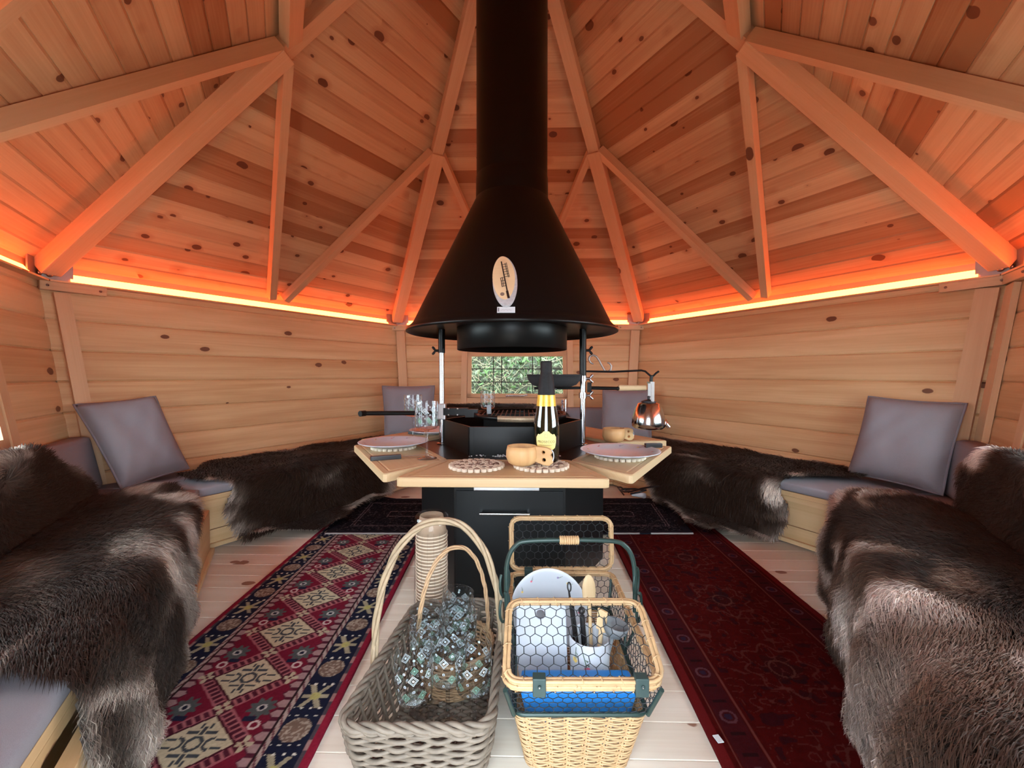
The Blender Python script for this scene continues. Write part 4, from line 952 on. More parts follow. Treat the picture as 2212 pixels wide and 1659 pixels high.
# bottle of prosecco
bx, by = .128, -.463; bt = thing('wine_bottle', 'dark bottle with yellow label and black foil, standing on the front board', 'bottle', (bx, by, TT+.0105)); z0 = TT+.0105
MB().lathe([(.0001, 0), (.040, 0), (.0433, .006), (.0433, .112), (.0415, .137), (.0375, .160), (.0325, .190), (.029, .222), (.0001, .2225)], (bx, by, z0), 64).build('glass_body', 'bottle_glass', bt)
MB().lathe([(.0297, .220), (.0275, .245), (.0225, .285), (.0188, .296), (.0180, .300), (.0188, .306), (.0178, .312), (.0184, .331), (.0172, .337), (.0001, .338)], (bx, by, z0), 40).build('neck_foil', 'foil_black', bt)
MB().lathe([(.0338, .186), (.0300, .221), (.0302, .2235)], (bx, by, z0), 48).build('neck_band', 'foil_gold', bt)
def wrap(vs, r, cx, cy, z, a0, rf=None): 
    out = []
    for p in vs: rr = (rf(p[1]) if rf else r)+p[2]; a = a0+p[0]/r; out.append((cx+rr*math.cos(a), cy+rr*math.sin(a), z+p[1]))
    return out
mb = MB(); NL = 28; half = .036; A0 = R(266)
def ltop(x): x = abs(x)/half; return .1045 if x < .22 else (.1045-.0085*math.sin((x-.22)/.28*PI/2)**1.5 if x < .5 else .096-.010*((x-.5)/.5)**2+.002*math.sin(x*18))
def lbot(x): x = abs(x)/half; return .040+.0095*x**3
def lw(z): return 1-.10*(1-min(1, max(0, (z-.04)/.03)))+0
vs = []; rows = 8
for j in range(rows+1):
    for i in range(NL+1):
        x = -half+2*half*i/NL; z = lbot(x)+(ltop(x)-lbot(x))*j/rows; xx = x*(.86+.14*math.sin(min(1, j/rows*1.35)*PI/2)); vs.append((xx, z, .0007))
fs = [(j*(NL+1)+i, j*(NL+1)+i+1, (j+1)*(NL+1)+i+1, (j+1)*(NL+1)+i) for j in range(rows) for i in range(NL)]
mb.add(wrap(vs, .0433, bx, by, z0, A0), fs, 0, None, 0, True); lab = mb.build('label', 'label_yellow', bt)
mb = MB()
for txt, size, zz in (('PROSECCO', .0118, .066),):
    tv, tf_ = text_mesh(txt, size); tv = [(x, y+zz, z+.0011) for x, y, z in tv]; mb.add(wrap(tv, .0433, bx, by, z0, A0), tf_)
for zz, wd in ((.0595, .024), (.0575, .018), (.0835, .006)):
    tv = [(-wd+2*wd*i/12, zz+j*.0006, .0012) for j in (0, 1) for i in range(13)]; mb.add(wrap(tv, .0433, bx, by, z0, A0), [(i, i+1, 14+i, 13+i) for i in range(12)])
for k in range(9):                                           # small heraldic flourish above the word
    a = k/9*2*PI; tv = [(.0042*math.cos(a+d)*(1+.3*(q)), .0915+.0036*math.sin(a*2+d)*(1+.3*q), .0012) for d, q in ((0, 0), (.5, 0), (.5, 1), (0, 1))]; mb.add(wrap(tv, .0433, bx, by, z0, A0), [(0, 1, 2, 3)])
mb.build('print', 'ink', lab)
# wooden mugs (kuksa)
def kuksa(c, rot, label, z=TT, cord=True):
    k = thing('wooden_mug', label, 'mug', (0, 0, 0), 'carved wooden mugs')
    mb = MB().lathe([(.0001, 0), (.028, .0), (.041, .008), (.0485, .026), (.0480, .046), (.0445, .062), (.0405, .062), (.0435, .045), (.043, .026), (.034, .012), (.0001, .008)], (0, 0, 0), 40, 0, True, .3, 1.06, 1); mb.build('cup', 'mug_birch', k)
    out = [(.040, .060), (.060, .0585), (.080, .057), (.093, .052), (.096, .044), (.091, .036), (.0975, .026), (.099, .014), (.090, .006), (.074, .006), (.058, .012), (.036, .020)]
    circ = lambda x, y, r: [(x+r*math.cos(2*PI*i/18), y+r*math.sin(2*PI*i/18)) for i in range(18)]
    vs, fs = plate2d(out, [circ(.072, .0445, .0078), circ(.074, .0205, .0088)], .016, .003, 2)
    m = MB().add([(x, z_, y) for x, y, z_ in vs], fs, 0, [[(vs[i][0], vs[i][1]) for i in f] for f in fs], .2); m.build('handle', 'mug_birch', k)
    if cord: MB().tube([(.090+.014*math.cos(R(a)), .004*math.sin(R(a*2)), .032+.022*math.sin(R(a))) for a in range(-80, 90, 10)], .0016, 6).build('cord', 'sticker', k)
    k.location = (*c, z); k.rotation_euler[2] = R(rot); return k
kuksa((.045, -.535), -14, 'carved wooden mug with two finger holes in front of the bottle', TT+.0105)
kuksa((.455, .0), 20, 'carved wooden mug on the back right board below the kettle', TT+.0005)
# stemmed glasses
def bowl_r(z): return .0415-.0025*((.205-z)/.09) if z > .118 else .039
GM = ['clear_glass', 'print_white', 'print_mint', 'print_dark']
def patch(mb, pts, a0, zc, mi, off):
    mb.add([((bowl_r(zc+q)+off)*math.cos(a0+p/.041), (bowl_r(zc+q)+off)*math.sin(a0+p/.041), zc+q) for p, q in pts], [tuple(range(len(pts)))], mi)
def bands(mb, a0, zc, s, mi, rings=((1, .78), (.5, 0))):
    for (o, i_) in rings:
        for k in range(4):
            a, c = [(o, 0), (0, o), (-o, 0), (0, -o)][k], [(o, 0), (0, o), (-o, 0), (0, -o)][(k+1) % 4]
            pts = [(a[0]*s, a[1]*s), (c[0]*s, c[1]*s)]+([(c[0]*s*i_/o, c[1]*s*i_/o), (a[0]*s*i_/o, a[1]*s*i_/o)] if i_ else [(0, 0)]); patch(mb, pts, a0, zc, mi, .0007)
def make_goblet(dense=True):
    root = thing('wine_glass', 'patterned stemmed glass', 'glass', (0, 0, 0))
    mb = MB().lathe([(.0385, .113), (.0405, .135), (.0415, .205)], n=36).lathe([(.0001, .104), (.022, .1055), (.034, .109), (.0385, .113)], n=36)
    for k in range(7):
        a = 2*PI*k/7; bands(mb, a, .172, .0115, 1, ((1, .86), (.70, .60), (.28, 0))); bands(mb, a+PI/7, .136, .0098, 2, ((1, .84), (.66, .52), (.3, 0)))
        for (da, z, r) in ((PI/7, .188, .0030), (PI/7, .160, .0032), (0, .148, .0032), (0, .122, .003)):
            patch(mb, [(r*math.cos(2*PI*j/10), r*math.sin(2*PI*j/10)) for j in range(10)], a+da, z, 1, .0007)
            for (sx, sz) in ((.7, .16), (.16, .7)): patch(mb, [(-r*sx, -r*sz), (r*sx, -r*sz), (r*sx, r*sz), (-r*sx, r*sz)], a+da, z, 3, .0011)
    mb.tube([(.0415*math.cos(2*PI*i/40), .0415*math.sin(2*PI*i/40), .205) for i in range(40)], .0007, 5, 0, True)
    mb.build('bowl', GM, root)
    MB().lathe([(.011, .104), (.0055, .095), (.0045, .06), (.0050, .02), (.008, .010), (.0001, .004)], n=14).build('stem', 'clear_glass', root)
    MB().lathe([(.006, .010), (.020, .004), (.0355, .0022), (.036, .0008), (.0001, .0004)], n=32).build('foot', 'clear_glass', root)
    return root
gob = make_goblet(); first = [gob]
def goblet(x, y, z, label, group, tilt=(0, 0), rz=None):
    o = first.pop() if first else copy_tree(gob); o.location = (x, y, z); o.rotation_euler = (R(tilt[0]), R(tilt[1]), random.uniform(0, 6) if rz is None else rz); o['label'] = label; o['group'] = group
goblet(-.296, -.394, TT+.0005, 'patterned wine glass standing on the left front board by the knife handle', 'wine glasses on the serving boards', rz=.3)
goblet(-.465, .07, TT+.0005, 'patterned wine glass further back, overlapping the far left pillow', 'wine glasses on the serving boards')
goblet(-.15, .50, TT+.0005, 'patterned wine glass on the far board, seen against the hide below the window', 'wine glasses on the serving boards')
# power cable on the floor behind
cb = thing('power_cable', 'black cable coiled on the floor by the far right bench, with a white bulb', 'cable', (.72, .80, .02))
pts = [(*at(x*.93, z-.26), h_+.03) for x, z, h_ in ((1.05, 2.86, .10), (.98, 2.93, .09), (.90, 2.98, .06), (.84, 3.02, .03), (.80, 3.05, .02), (.78, 3.08, .02), (.82, 3.12, .02), (.90, 3.12, .02), (.95, 3.05, .03), (.93, 2.98, .05), (.88, 2.97, .04), (.83, 3.0, .02))]
MB().tube(pts, .006, 8).tube([(*at(.74, 2.78), .03), (*at(.71, 2.83), .07), (*at(.74, 2.87), .06), (*at(.79, 2.84), .03)], .005, 8).build('cord', 'black_plastic', cb)
p = at(.83, 2.80); MB().tube([(p[0]-.035, p[1], .03), (p[0], p[1], .03), (p[0]+.04, p[1]-.01, .025)], [.012, .017, .020], 12).ball((p[0]+.04, p[1]-.01, .025), .021).build('bulb', 'bulb_white', cb)

# ---------------------------------------------------------------- baskets
def ringpath(c4, rad_=.03, n=6):
    """rounded quadrilateral through four floor-plan corners"""
    out = []
    for i in range(4):
        p0, p1, p2 = [Vector(c4[j % 4]) for j in (i-1, i, i+1)]; d0 = (p0-p1).normalized()*rad_; d2 = (p2-p1).normalized()*rad_
        for q in range(n+1): s = q/n; out.append(p1+d0*(1-s)**2+d2*s*s)
    return out
def resample(P, n):
    P = [Vector(p) for p in P]; L_ = [0]
    for i in range(len(P)): L_.append(L_[-1]+(P[(i+1) % len(P)]-P[i]).length)
    out = []; k = 0
    for i in range(n):
        t = L_[-1]*i/n
        while L_[k+1] < t: k += 1
        out.append(P[k].lerp(P[(k+1) % len(P)], (t-L_[k])/(L_[k+1]-L_[k]+1e-9)))
    return out
def weave(mb, low_, top_, z0, z1, rows, stakes, r, amp, bulge=0, seg=6, mi=0, double=1):
    n = stakes*seg; A_ = resample(low_, n); B_ = resample(top_, n)
    for k in range(rows):
        f = (k+.5)/rows; z = z0+(z1-z0)*f; pts = []
        for i in range(n):
            p = A_[i].lerp(B_[i], f); tg = (A_[(i+1) % n].lerp(B_[(i+1) % n], f)-A_[i-1].lerp(B_[i-1], f)).normalized(); nn = Vector((tg.y, -tg.x))
            w_ = math.sin(PI*i/seg+PI*(k//double % 2)); pts.append(V(*(p+nn*(amp*w_+bulge*math.sin(f*PI))), z+.0012*math.sin(i*.7+k*2.1)+r*.25*math.sin(i*.13+k)))
        mb.tube(pts, r*random.uniform(.85, 1.12), 6, mi, True)
    for i in range(stakes):
        a, c = A_[i*seg], B_[i*seg]; mb.tube([V(*a, z0), V(*a.lerp(c, .5), (z0+z1)/2), V(*c, z1)], r*1.05, 6, mi)
def twist(mb, P, closed, r, strands=3, pitch=.06, off=None, mi=0, n=6):
    P = [Vector(p) for p in P]; off = off or r*1.15; m = len(P); T = [((P[(i+1) % m] if closed or i < m-1 else P[i])-(P[i-1] if closed or i else P[i])).normalized() for i in range(m)]
    L_ = [0]
    for i in range(1, m): L_.append(L_[-1]+(P[i]-P[i-1]).length)
    tot = L_[-1]+((P[0]-P[-1]).length if closed else 0); turns = max(1, round(tot/pitch)); nr = T[0].orthogonal().normalized(); fr = []
    for i in range(m): nr = (nr-T[i]*nr.dot(T[i])).normalized(); fr.append((nr, T[i].cross(nr)))
    for s in range(strands):
        pts = []
        for i in range(m):
            a = 2*PI*(turns*L_[i]/tot+s/strands); pts.append(P[i]+(fr[i][0]*math.cos(a)+fr[i][1]*math.sin(a))*off)
        mb.tube(pts, r, n, mi, closed)
def dense(P, step=.006, closed=True):
    P = [Vector(p) for p in P]; out = []
    for i in range(len(P) if closed else len(P)-1):
        a, c = P[i], P[(i+1) % len(P)]; k = max(1, int((c-a).length/step)); out += [a.lerp(c, j/k) for j in range(k)]
    if not closed: out.append(P[-1])
    return out
# big grey willow basket
wb = thing('wicker_basket', 'long grey willow basket with a twisted hoop handle, full of glasses', 'basket', (-.145, -.9, 0))
topc = [(-.305, -1.125), (-.012, -1.118), (-.008, -.668), (-.262, -.690)]; lowc = [(-.278, -1.095), (-.040, -1.090), (-.030, -.705), (-.232, -.722)]
TP, LP = ringpath(topc, .045), ringpath(lowc, .05)
mb = MB(); weave(mb, LP, TP, .010, .158, 18, 34, .0042, .0048, .006, 6, double=1); mb.build('woven_side', 'wicker_grey', wb)
mb = MB()
for k in range(34):
    y = -1.085+k*.0112; x0, x1 = -.27+.03*(k/34), -.038+.004*(k/34); pts = [(x0+(x1-x0)*i/24, y, .010+.0045*math.sin(PI*i/2+PI*(k % 2))) for i in range(25)]; mb.tube(pts, .0052, 6)
for i in range(1, 12): x = -.265+.0205*i; mb.tube([(x, -1.09, .010), (x, -.71, .010)], .004, 6)
mb.build('woven_base', 'wicker_grey', wb)
mb = MB(); rim3 = dense([V(*p, .163) for p in TP]); twist(mb, rim3, True, .0052, 3, .10, .0058); twist(mb, [p-V(0, 0, .009)-V(p.x+.145, p.y+.9, 0)*.01 for p in rim3], True, .0042, 3, .07, .0050); mb.build('braided_rim', 'wicker_grey', wb)
def arch(a, c, top, n=44, flat=2.4, lean=0):
    a, c = Vector(a), Vector(c); out = []
    for i in range(n+1):
        th = PI*i/n; x = -math.cos(th); sgn = 1 if x > 0 else -1; f = (x+1)/2; p = a.lerp(c, .5+.5*sgn*abs(x)**.95); p.z = a.z*(1-f)+c.z*f+(top-(a.z+c.z)/2)*(math.sin(th)**(1/1.25)); p.y += lean*math.sin(th); out.append(p)
    return out
mb = MB(); A_ = arch((-.300, -.93, .13), (-.005, -.86, .13), .478); twist(mb, A_, False, .0048, 3, .30, .0052); 
for (q, d) in ((A_[2], -.035), (A_[-3], .035)): mb.tube([q, q+V(0, d*.5, -.05), V(q.x+(.012 if d < 0 else -.012), q.y+d, .05)], .0046, 6).tube([q, q+V(0, -d*.4, -.05), V(q.x+(.012 if d < 0 else -.012), q.y-d*.7, .05)], .0046, 6)
mb.build('handle', 'wicker_handle', wb)
# little brown basket inside it
sb = thing('small_basket', 'small round brown wicker basket with a thin handle, inside the long grey one', 'basket', (-.125, -.79, .02))
cx, cy = -.132, -.800; circ = lambda r, n=40: [(cx+r*math.cos(2*PI*i/n), cy+r*1.0*math.sin(2*PI*i/n)) for i in range(n)]
mb = MB(); weave(mb, circ(.074), circ(.100), .020, .120, 20, 22, .0026, .0028, .004, 6); mb.build('woven_side', 'wicker_brown', sb)
mb = MB()
for k in range(14): r = .006+k*.0052; mb.tube([(cx+r*math.cos(2*PI*i/32), cy+r*math.sin(2*PI*i/32), .0205+.0018*math.sin(i*PI/2+k*PI)) for i in range(32)], .0026, 5, 0, True)
mb.build('woven_base', 'wicker_brown', sb)
mb = MB(); twist(mb, dense([V(*p, .124) for p in circ(.101)], .008), True, .0034, 3, .05, .0036); mb.build('braided_rim', 'wicker_brown', sb)
mb = MB(); twist(mb, arch((cx-.085, cy-.055, .10), (cx+.085, cy+.05, .10), .375), False, .0030, 3, .12, .0034); mb.build('handle', 'wicker_brown', sb)
# glasses in the baskets
GZ = .0165; GG = 'patterned glasses in the long grey basket'
for X, Z, tx, ty, lb in ((-.207, .912, 2, -2, 'patterned glass nearest the front rim of the grey basket, furthest left'), (-.149, .958, -1, 1, 'patterned glass in the front row of the grey basket, middle of three'),
                         (-.084, .940, 0, 3, 'patterned glass in the front row of the grey basket, right of three'), (-.214, 1.010, -3, -5, 'patterned glass standing close behind the leftmost front glass in the grey basket')):
    goblet(*at(X, Z), GZ, lb, GG, (tx, ty))
for dx, dy, tx, ty, lb in ((-.055, -.02, 4, -8, 'patterned glass tipped to the left in the small brown basket'), (-.022, .050, -5, -5, 'patterned glass at the back left of the small basket, before the cup stack'), (.030, .052, -5, 2, 'patterned glass standing highest at the back of the small brown basket'),
                           (.058, -.004, 0, 13, 'patterned glass leaning to the right against the big handle'), (.016, -.046, 7, 3, 'shorter looking glass at the front of the small brown basket'), (-.040, -.060, 11, -10, 'patterned glass tipped forward at the front left of the small basket')):
    goblet(cx+dx*.8, cy+dy*.8, .0265, lb, 'patterned glasses in the small brown basket', (tx, ty))
# stack of paper cups in clear wrap behind the baskets
sx, sy = at(-.246, 1.285)
def cup():
    mb = MB().lathe([(.0001, .003), (.034, .003), (.034, 0), (.035, 0), (.0465, .054), (.0445, .054), (.0335, .006), (.0001, .006)], (0, 0, 0), 28)
    root = thing('paper_cup', 'cup', 'cup', (0, 0, 0)); mb.build('cup_wall', 'paper_cup', root)
    MB().tube([(.0468*math.cos(2*PI*i/28), .0468*math.sin(2*PI*i/28), .0545) for i in range(28)], .0021, 6, 0, True).build('rolled_rim', 'cup_rim', root); return root
c0 = cup()
for k in range(35):
    c = c0 if k == 0 else copy_tree(c0); c.location = (sx+.0006*math.sin(k*2.1), sy+.0006*math.cos(k*1.7), .400-.0003-k*.0101); c.rotation_euler = (PI, 0, k*.7)
    c['label'] = ('topmost upturned paper cup of the tall wrapped stack' if k == 32 else 'brown paper cup nested in the middle of the tall wrapped stack') if k else 'highest brown paper cup of the tall wrapped stack behind the grey basket'
    c['group'] = 'paper cups in the wrapped stack'
    if k: c['label'] = 'brown paper cup nested below the top one in the tall wrapped stack'
ws = MB().lathe([(.0001, .4055), (.042, .4050), (.051, .398), (.0535, .36), (.0515, .25), (.0540, .14), (.0515, .06), (.0505, .004)], (sx, sy, 0), 40)
for k in range(7): a = R(-150+k*20); ws.tube([(sx+.0535*math.cos(a+.03*math.sin(j+k)), sy+.0535*math.sin(a+.03*math.sin(j+k)), .36-.05*j) for j in range(4+k % 3)], .0007, 4)
tag(ws.build('plastic_sleeve', 'clear_wrap', loc=(sx, sy, 0)), 'clear crinkled plastic sleeve round the tall stack of paper cups', 'plastic sleeve')

# rattan picnic hamper with wire mesh sides and two lids
pb = thing('picnic_basket', 'pale rattan hamper with wire mesh sides, open mesh lids and a dark green hoop handle', 'basket', (.16, -.89, 0))
FL, FR, BR, BL = at(-.013, .80), at(.288, .80), at(.300, 1.262), at(-.002, 1.262); ZR = .229
rimc = [FL, FR, BR, BL]; cc = sum((Vector(p) for p in rimc), Vector((0, 0)))/4
sc_ = lambda k, P=rimc: [tuple(cc+(Vector(p)-cc)*k) for p in P]
FRC = [at(.004, .838), at(.274, .838), at(.284, 1.225), at(.014, 1.225)]; ZF = .144
BOT = [at(.030, .870), at(.245, .870), at(.256, 1.19), at(.042, 1.19)]
def upright(mb, low_, top_, z0, z1, cols, rows, r):
    """split-cane weave: thick upright groups with fine horizontal canes over and under"""
    n = cols*6; A_ = resample(low_, n); B_ = resample(top_, n)
    for k in range(rows):
        f = (k+.5)/rows; pts = []
        for i in range(n):
            p = A_[i].lerp(B_[i], f); tg = (A_[(i+1) % n]-A_[i-1]).normalized(); nn = Vector((tg.y, -tg.x)); w_ = math.sin(PI*i/6+PI*(k % 2)); w_ = math.copysign(abs(w_)**.6, w_)
            pts.append(V(*(p+nn*.0038*w_), z0+(z1-z0)*f+.0012*math.sin(i*.9+k*1.3)))
        mb.tube(pts, r, 5, 0, True)
    for i in range(cols):
        for d in (-1, 0, 1):
            j = (i*6+d) % n; mb.tube([V(*A_[j], z0), V(*A_[j].lerp(B_[j], .5), (z0+z1)/2), V(*B_[j], z1)], .0022, 5)
mb = MB(); upright(mb, ringpath(BOT, .03), ringpath(FRC, .03), .004, ZF-.004, 30, 40, .0018)
mb.prism([tuple(p) for p in ringpath(BOT, .03)], .002, .006, tone=0); mb.build('woven_body', 'rattan', pb)
mb = MB(); ring = [V(*p, ZF) for p in ringpath(FRC, .025)]; mb.tube(dense(ring, .02), .0050, 8, 0, True)
CRN = list(zip(FRC, rimc))
for a, c in CRN: mb.tube([V(*a, ZF), V(*c, ZR-.006)], .0048, 8)
for (i, j) in ((0, 3), (1, 2)):
    m_ = V(*((Vector(FRC[i])+Vector(FRC[j]))/2), ZF); t0 = V(*(Vector(rimc[i]).lerp(Vector(rimc[j]), .42)), ZR-.004); t1 = V(*(Vector(rimc[i]).lerp(Vector(rimc[j]), .60)), ZR-.004); mb.tube([m_, t0], .0035, 6).tube([m_, t1], .0035, 6)
mb.build('metal_frame', 'green_metal', pb)
def hexwire(mb, p00, p10, p11, p01, cell=.021, r=.0009, jit=.0016):
    p00, p10, p11, p01 = map(Vector, (p00, p10, p11, p01)); W = ((p10-p00).length+(p11-p01).length)/2; H = ((p01-p00).length+(p11-p10).length)/2
    m = lambda x, y: (p00.lerp(p10, x/W)).lerp(p01.lerp(p11, x/W), y/H)
    a = cell/1.732; dx = cell; dy = 1.5*a; js = {}
    def J(x, y):
        k = (round(x*1e4), round(y*1e4))
        if k not in js: js[k] = (x+random.uniform(-jit, jit), y+random.uniform(-jit, jit))
        return js[k]
    def seg(q0, q1):
        (x0, y0), (x1, y1) = J(*q0), J(*q1); t0, t1 = 0, 1
        for p, q in ((-(x1-x0), x0), (x1-x0, W-x0), (-(y1-y0), y0), (y1-y0, H-y0)):
            if abs(p) < 1e-9:
                if q < 0: return
            else:
                t = q/p
                if p < 0: t0 = max(t0, t)
                else: t1 = min(t1, t)
        if t0 < t1: mb.tube([m(x0+(x1-x0)*t0, y0+(y1-y0)*t0), m(x0+(x1-x0)*t1, y0+(y1-y0)*t1)], r, 4, 0, False, False)
    for j in range(-1, int(H/dy)+2):
        for i in range(-1, int(W/dx)+2):
            x = i*dx+(dx/2 if j % 2 else 0); y = j*dy; top = (x, y+a/2); 
            seg((x, y-a/2+0), (x, y+a/2)) if True else 0
            seg((x, y+a/2), (x+dx/2, y+a)); seg((x, y+a/2), (x-dx/2, y+a))
sides = [(FRC[0], FRC[1], rimc[1], rimc[0]), (FRC[1], FRC[2], rimc[2], rimc[1]), (FRC[2], FRC[3], rimc[3], rimc[2]), (FRC[3], FRC[0], rimc[0], rimc[3])]
for a, c, d, e in sides: mb = MB(); hexwire(mb, V(*a, ZF), V(*c, ZF), V(*d, ZR), V(*e, ZR), .019, .0009); mb.build('side_mesh', 'wire_black', pb)
def cane(mb, P, closed=True, r=.0052, wrap=.034):
    """bundle of canes bound with a spiral strip"""
    P = dense(P, .012, closed); m = len(P); up = V(0, 0, 1)
    for s, (o1, o2) in enumerate(((0, .0030), (.0028, -.0016), (-.0028, -.0016))):
        pts = []
        for i in range(m):
            T = (P[(i+1) % m]-P[i-1]) if closed or 0 < i < m-1 else (P[1]-P[0] if i == 0 else P[-1]-P[-2]); T.normalize(); a = T.orthogonal().normalized() if abs(T.z) > .95 else T.cross(up).normalized(); c = T.cross(a); pts.append(P[i]+a*o1*1.4+c*o2*1.4)
        mb.tube(pts, r*.8, 6, 0, closed)
    L_ = 0; P2 = dense(P, .0022, closed); h = []; n_ = len(P2); 
    for i in range(n_-1 if not closed else n_):
        T = (P2[(i+1) % n_]-P2[i-1]) if closed or i else P2[1]-P2[0]; T.normalize(); a = T.orthogonal().normalized() if abs(T.z) > .95 else T.cross(up).normalized(); c = T.cross(a); ph_k = (i*.0022) % wrap
        if ph_k < .014: an = 2*PI*ph_k/.014; h.append(P2[i]+(a*math.cos(an)+c*math.sin(an))*(r*1.75))
        elif h:
            if len(h) > 2: mb.tube(h, .0012, 4, 1)
            h = []
    return mb
mb = MB(); cane(mb, [V(*p, ZR) for p in ringpath(rimc, .03)]); mb.build('rim', ['rattan', 'rattan'], pb)
def lid(c4, name='lid', strap_at=()):
    mb = MB(); c4 = [Vector(c) for c in c4]; out = []
    for i in range(4):
        p0, p1, p2 = c4[i-1], c4[i], c4[(i+1) % 4]; d0 = (p0-p1).normalized()*.03; d2 = (p2-p1).normalized()*.03
        for q in range(6): s = q/5; out.append(p1+d0*(1-s)**2+d2*s*s)
    cane(mb, out); l = mb.build(name, ['rattan', 'rattan'], pb)
    m2 = MB(); hexwire(m2, c4[0], c4[1], c4[2], c4[3], .0235, .0009); m2.build('lid_mesh', 'wire_black', l)
    for p, X_, Y_ in strap_at: MB().box(p, (.0125, .010, .018), X_, Y_).tube([p+V(0, -.012, .004), p+V(0, -.015, .004)], .0035, 8, 1).build('strap', ['leather_green', 'chrome'], l, bevel=.002)
F3 = lambda X, Z, z: V(*at(X, Z), z)
lid([F3(-.012, .797, .241), F3(.290, .797, .241), F3(.288, .952, .312), F3(-.006, .952, .312)], strap_at=((F3(.052, .796, .236), (1, 0, 0), (0, 1, 0)), (F3(.247, .796, .236), (1, 0, 0), (0, 1, 0))))
lid([F3(-.002, 1.272, .238), F3(.302, 1.272, .238), F3(.303, 1.290, .388), F3(-.003, 1.290, .388)], strap_at=((F3(.050, 1.262, .228), (1, 0, 0), (0, 1, 0)),))
mb = MB(); hA = [F3(-.012, 1.02, .235), F3(-.014, 1.02, .34), F3(-.008, 1.02, .385), F3(.008, 1.02, .412), F3(.035, 1.02, .424), F3(.14, 1.02, .427), F3(.245, 1.02, .424), F3(.275, 1.02, .412), F3(.292, 1.02, .385), F3(.299, 1.02, .34), F3(.300, 1.02, .25)]
hs_ = []
for i in range(len(hA)-1):
    p0, p1, p2, p3 = hA[max(i-1, 0)], hA[i], hA[i+1], hA[min(i+2, len(hA)-1)]
    for q in range(5): t = q/5; hs_.append((p1*2+(p2-p0)*t+(p0*2-p1*5+p2*4-p3)*t*t+(-p0+p1*3-p2*3+p3)*t**3)*.5)
hs_.append(hA[-1]); mb.tube(hs_, .0058, 8)
for (X, s) in ((.300, 1), (-.012, -1)):
    for (zc, rz, yo) in ((.318, .034, .012), (.268, .034, -.012)):
        mb.tube([F3(X+s*.006+.011*math.sin(R(a)), 1.02+yo+.018*math.sin(R(a)), zc+rz*math.cos(R(a))) for a in range(0, 330, 15)], .0034, 6)
hd = mb.build('hoop_handle', 'green_metal', pb)
mb = MB()
for i in range(9): mb.tube([F3(.118+i*.0052, 1.02+.008*math.cos(R(a)), .4265+.008*math.sin(R(a))) for a in range(0, 360, 30)], .003, 6, 0, True)
mb.build('cane_wrap', 'rattan', hd)
# contents of the hamper
Mp = Matrix.Translation(F3(.098, 1.125, .203)) @ Matrix.Rotation(R(76), 4, 'X'); plate(None, .101, 'white floral plate standing on edge inside the rattan hamper', Mp, 8)
q = [(-.054, -.095), (.054, -.095), (.060, -.089), (.060, .082), (.048, .094), (-.048, .094), (-.060, .082), (-.060, -.089)]
Mc = Matrix.Translation(F3(.072, 1.02, .170)) @ Matrix.Rotation(R(72), 4, 'X'); put(MB(), plate2d(q, [[(-.002+.0125*math.cos(2*PI*i/20), .066+.0125*math.sin(2*PI*i/20)) for i in range(20)]], .008, .002), Mc)
cbd = put(MB(), plate2d(q, [[(-.002+.0125*math.cos(2*PI*i/20), .066+.0125*math.sin(2*PI*i/20)) for i in range(20)]], .008, .002), Mc)
tag(cbd.build('chopping_board', 'white_plastic', loc=tuple(Mc.translation)), 'white chopping board with a round hole, upright in the rattan hamper', 'chopping board')
mx_, my_ = at(.186, 1.000); mb = MB().lathe([(.0001, .012), (.040, .012), (.043, .02), (.0485, .205), (.0475, .207), (.0455, .205), (.040, .024), (.0001, .020)], (mx_, my_, 0), 40)
m2 = MB(); flowers(m2, [(-.010, .150, 1, .010, -1.3), (.028, .128, 4, .006, -1.5), (-.042, .165, 2, .008, -1.7), (-.036, .105, 1, .009, -1.2), (.006, .095, 4, .008, -1.5), (.030, .098, 3, .007, -1.5), (-.01, .06, 1, .008, -1.4)], Matrix())
m2.v = wrap([(p[0], p[1], .0012+.0062*((p[1]-.02)/.185)*0) for p in m2.v], .0475, mx_, my_, 0, R(268), lambda z: .043+.0055*(z-.02)/.185)
mb.add(m2.v, m2.f); mb.m[-len(m2.f):] = m2.m
tag(mb.build('utensil_pot', PM, loc=(mx_, my_, .012)), 'white floral pot holding cooking utensils in the rattan hamper', 'utensil pot')
def ut(name, label, a, c, r, m_, head=None):
    a, c = Vector(a), Vector(c); u_ = thing(name, label, name.replace('_', ' '), tuple(a)); MB().tube([a, a.lerp(c, .5), c], r, 8).build('shaft', m_, u_)
    if head:
        d = (c-a).normalized(); q = d.to_track_quat('Z', 'Y').to_matrix().to_4x4(); hb = head(); hb.xform(Matrix.Translation(c) @ q @ Matrix.Rotation(R(90), 4, 'Z')); hb.build('head', m_, u_)
    return u_
P3 = lambda dx, dy, z: V(mx_+dx, my_+dy, z)
ut('wooden_spoon', 'wooden spoon standing head up in the white utensil pot', P3(.010, .002, .03), P3(.004, .030, .262), .0045, 'board_pine', lambda: MB().ball((0, 0, .034), .018, 0, 16, (.30, 1, 2.1)))
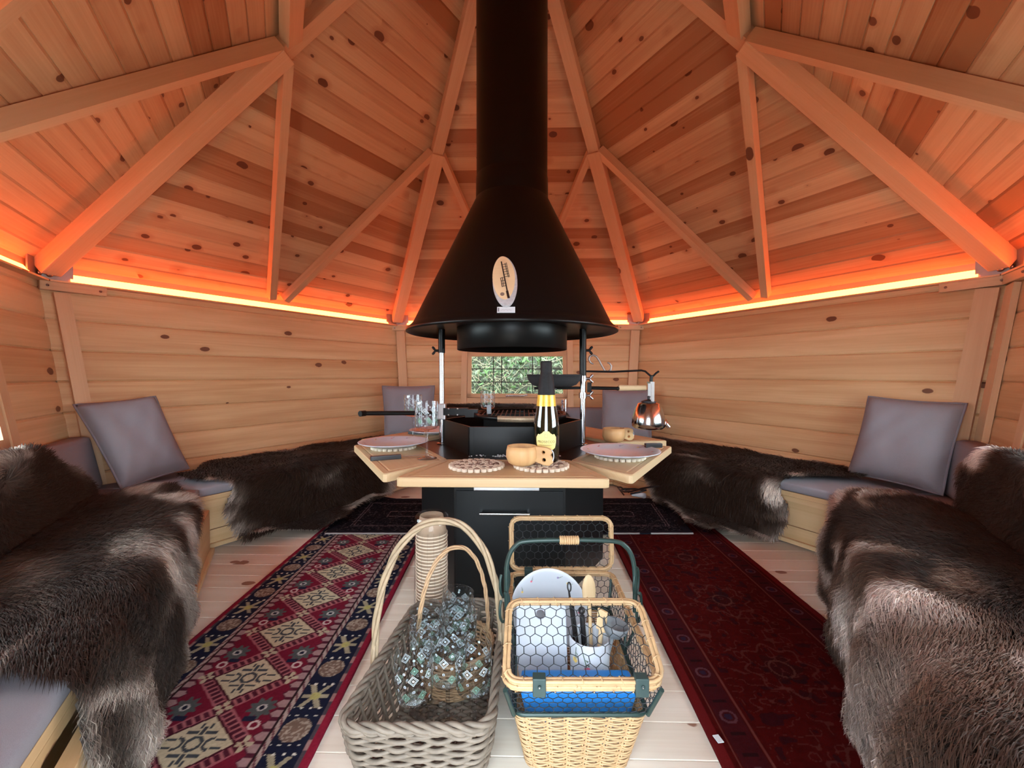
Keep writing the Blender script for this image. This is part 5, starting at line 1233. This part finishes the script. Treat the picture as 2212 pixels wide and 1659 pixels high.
ut('wooden_spatula', 'pale wooden spatula beside the spoon in the utensil pot', P3(.012, .0, .03), P3(.030, .014, .215), .0055, 'slice_wood', lambda: MB().box((0, 0, .018), (.003, .013, .024)))
ut('black_spatula', 'black nylon spatula with loop handle in the utensil pot', P3(-.012, .006, .03), P3(-.040, .034, .262), .0062, 'black_plastic', lambda: MB().tube([(0, 0, -.005), (0, -.003, .03)], .0022, 6).tube([(0, .006*math.sin(R(a)), .040-.011*math.cos(R(a))) for a in range(0, 360, 24)], .0018, 6, 0, True))
ut('ladle', 'grey ladle hanging over the right side of the utensil pot', P3(.012, -.008, .03), P3(.052, -.010, .205), .0040, 'grey_nylon', lambda: MB().lathe([(.0001, -.028), (.018, -.022), (.028, -.008), (.031, .006), (.029, .006), (.024, -.008), (.0001, -.024)], (0, 0, .03), 24))
ut('carving_knife', 'thin silver knife blade pointing up in the utensil pot', P3(-.016, .0, .05), P3(-.035, .015, .20), .0045, 'black_plastic', lambda: MB().add([(0, -.007, 0), (0, .007, 0), (0, .006, .07), (0, -.003, .105)], [(0, 1, 2, 3), (3, 2, 1, 0)], 0))
ut('serving_tongs', 'black tongs with a bright steel end in the utensil pot', P3(0, .012, .03), P3(-.014, .030, .235), .0065, 'black_plastic', lambda: MB().ball((0, 0, .012), .009, 0, 10))
mb = MB(); T4 = [at(.016, .866), at(.264, .866), at(.262, .934), at(.020, .934)]; B4 = [at(.046, .893), at(.232, .893), at(.232, .94), at(.046, .94)]
mb.add([(*p, .018) for p in B4]+[(*p, .170) for p in T4], [(3, 2, 1, 0), (4, 5, 6, 7), (0, 1, 5, 4), (1, 2, 6, 5), (2, 3, 7, 6), (3, 0, 4, 7)]); bb = mb.build('storage_box', 'blue_plastic', loc=(*at(.14, .89), .012), bevel=.008)
tag(bb, 'bright blue plastic box in the front of the rattan hamper', 'box')
for o in list(bpy.data.objects):
    if o.type == 'MESH' and o.parent is None and o.get('label') is None and o.get('kind') is None: print('UNTAGGED', o.name)
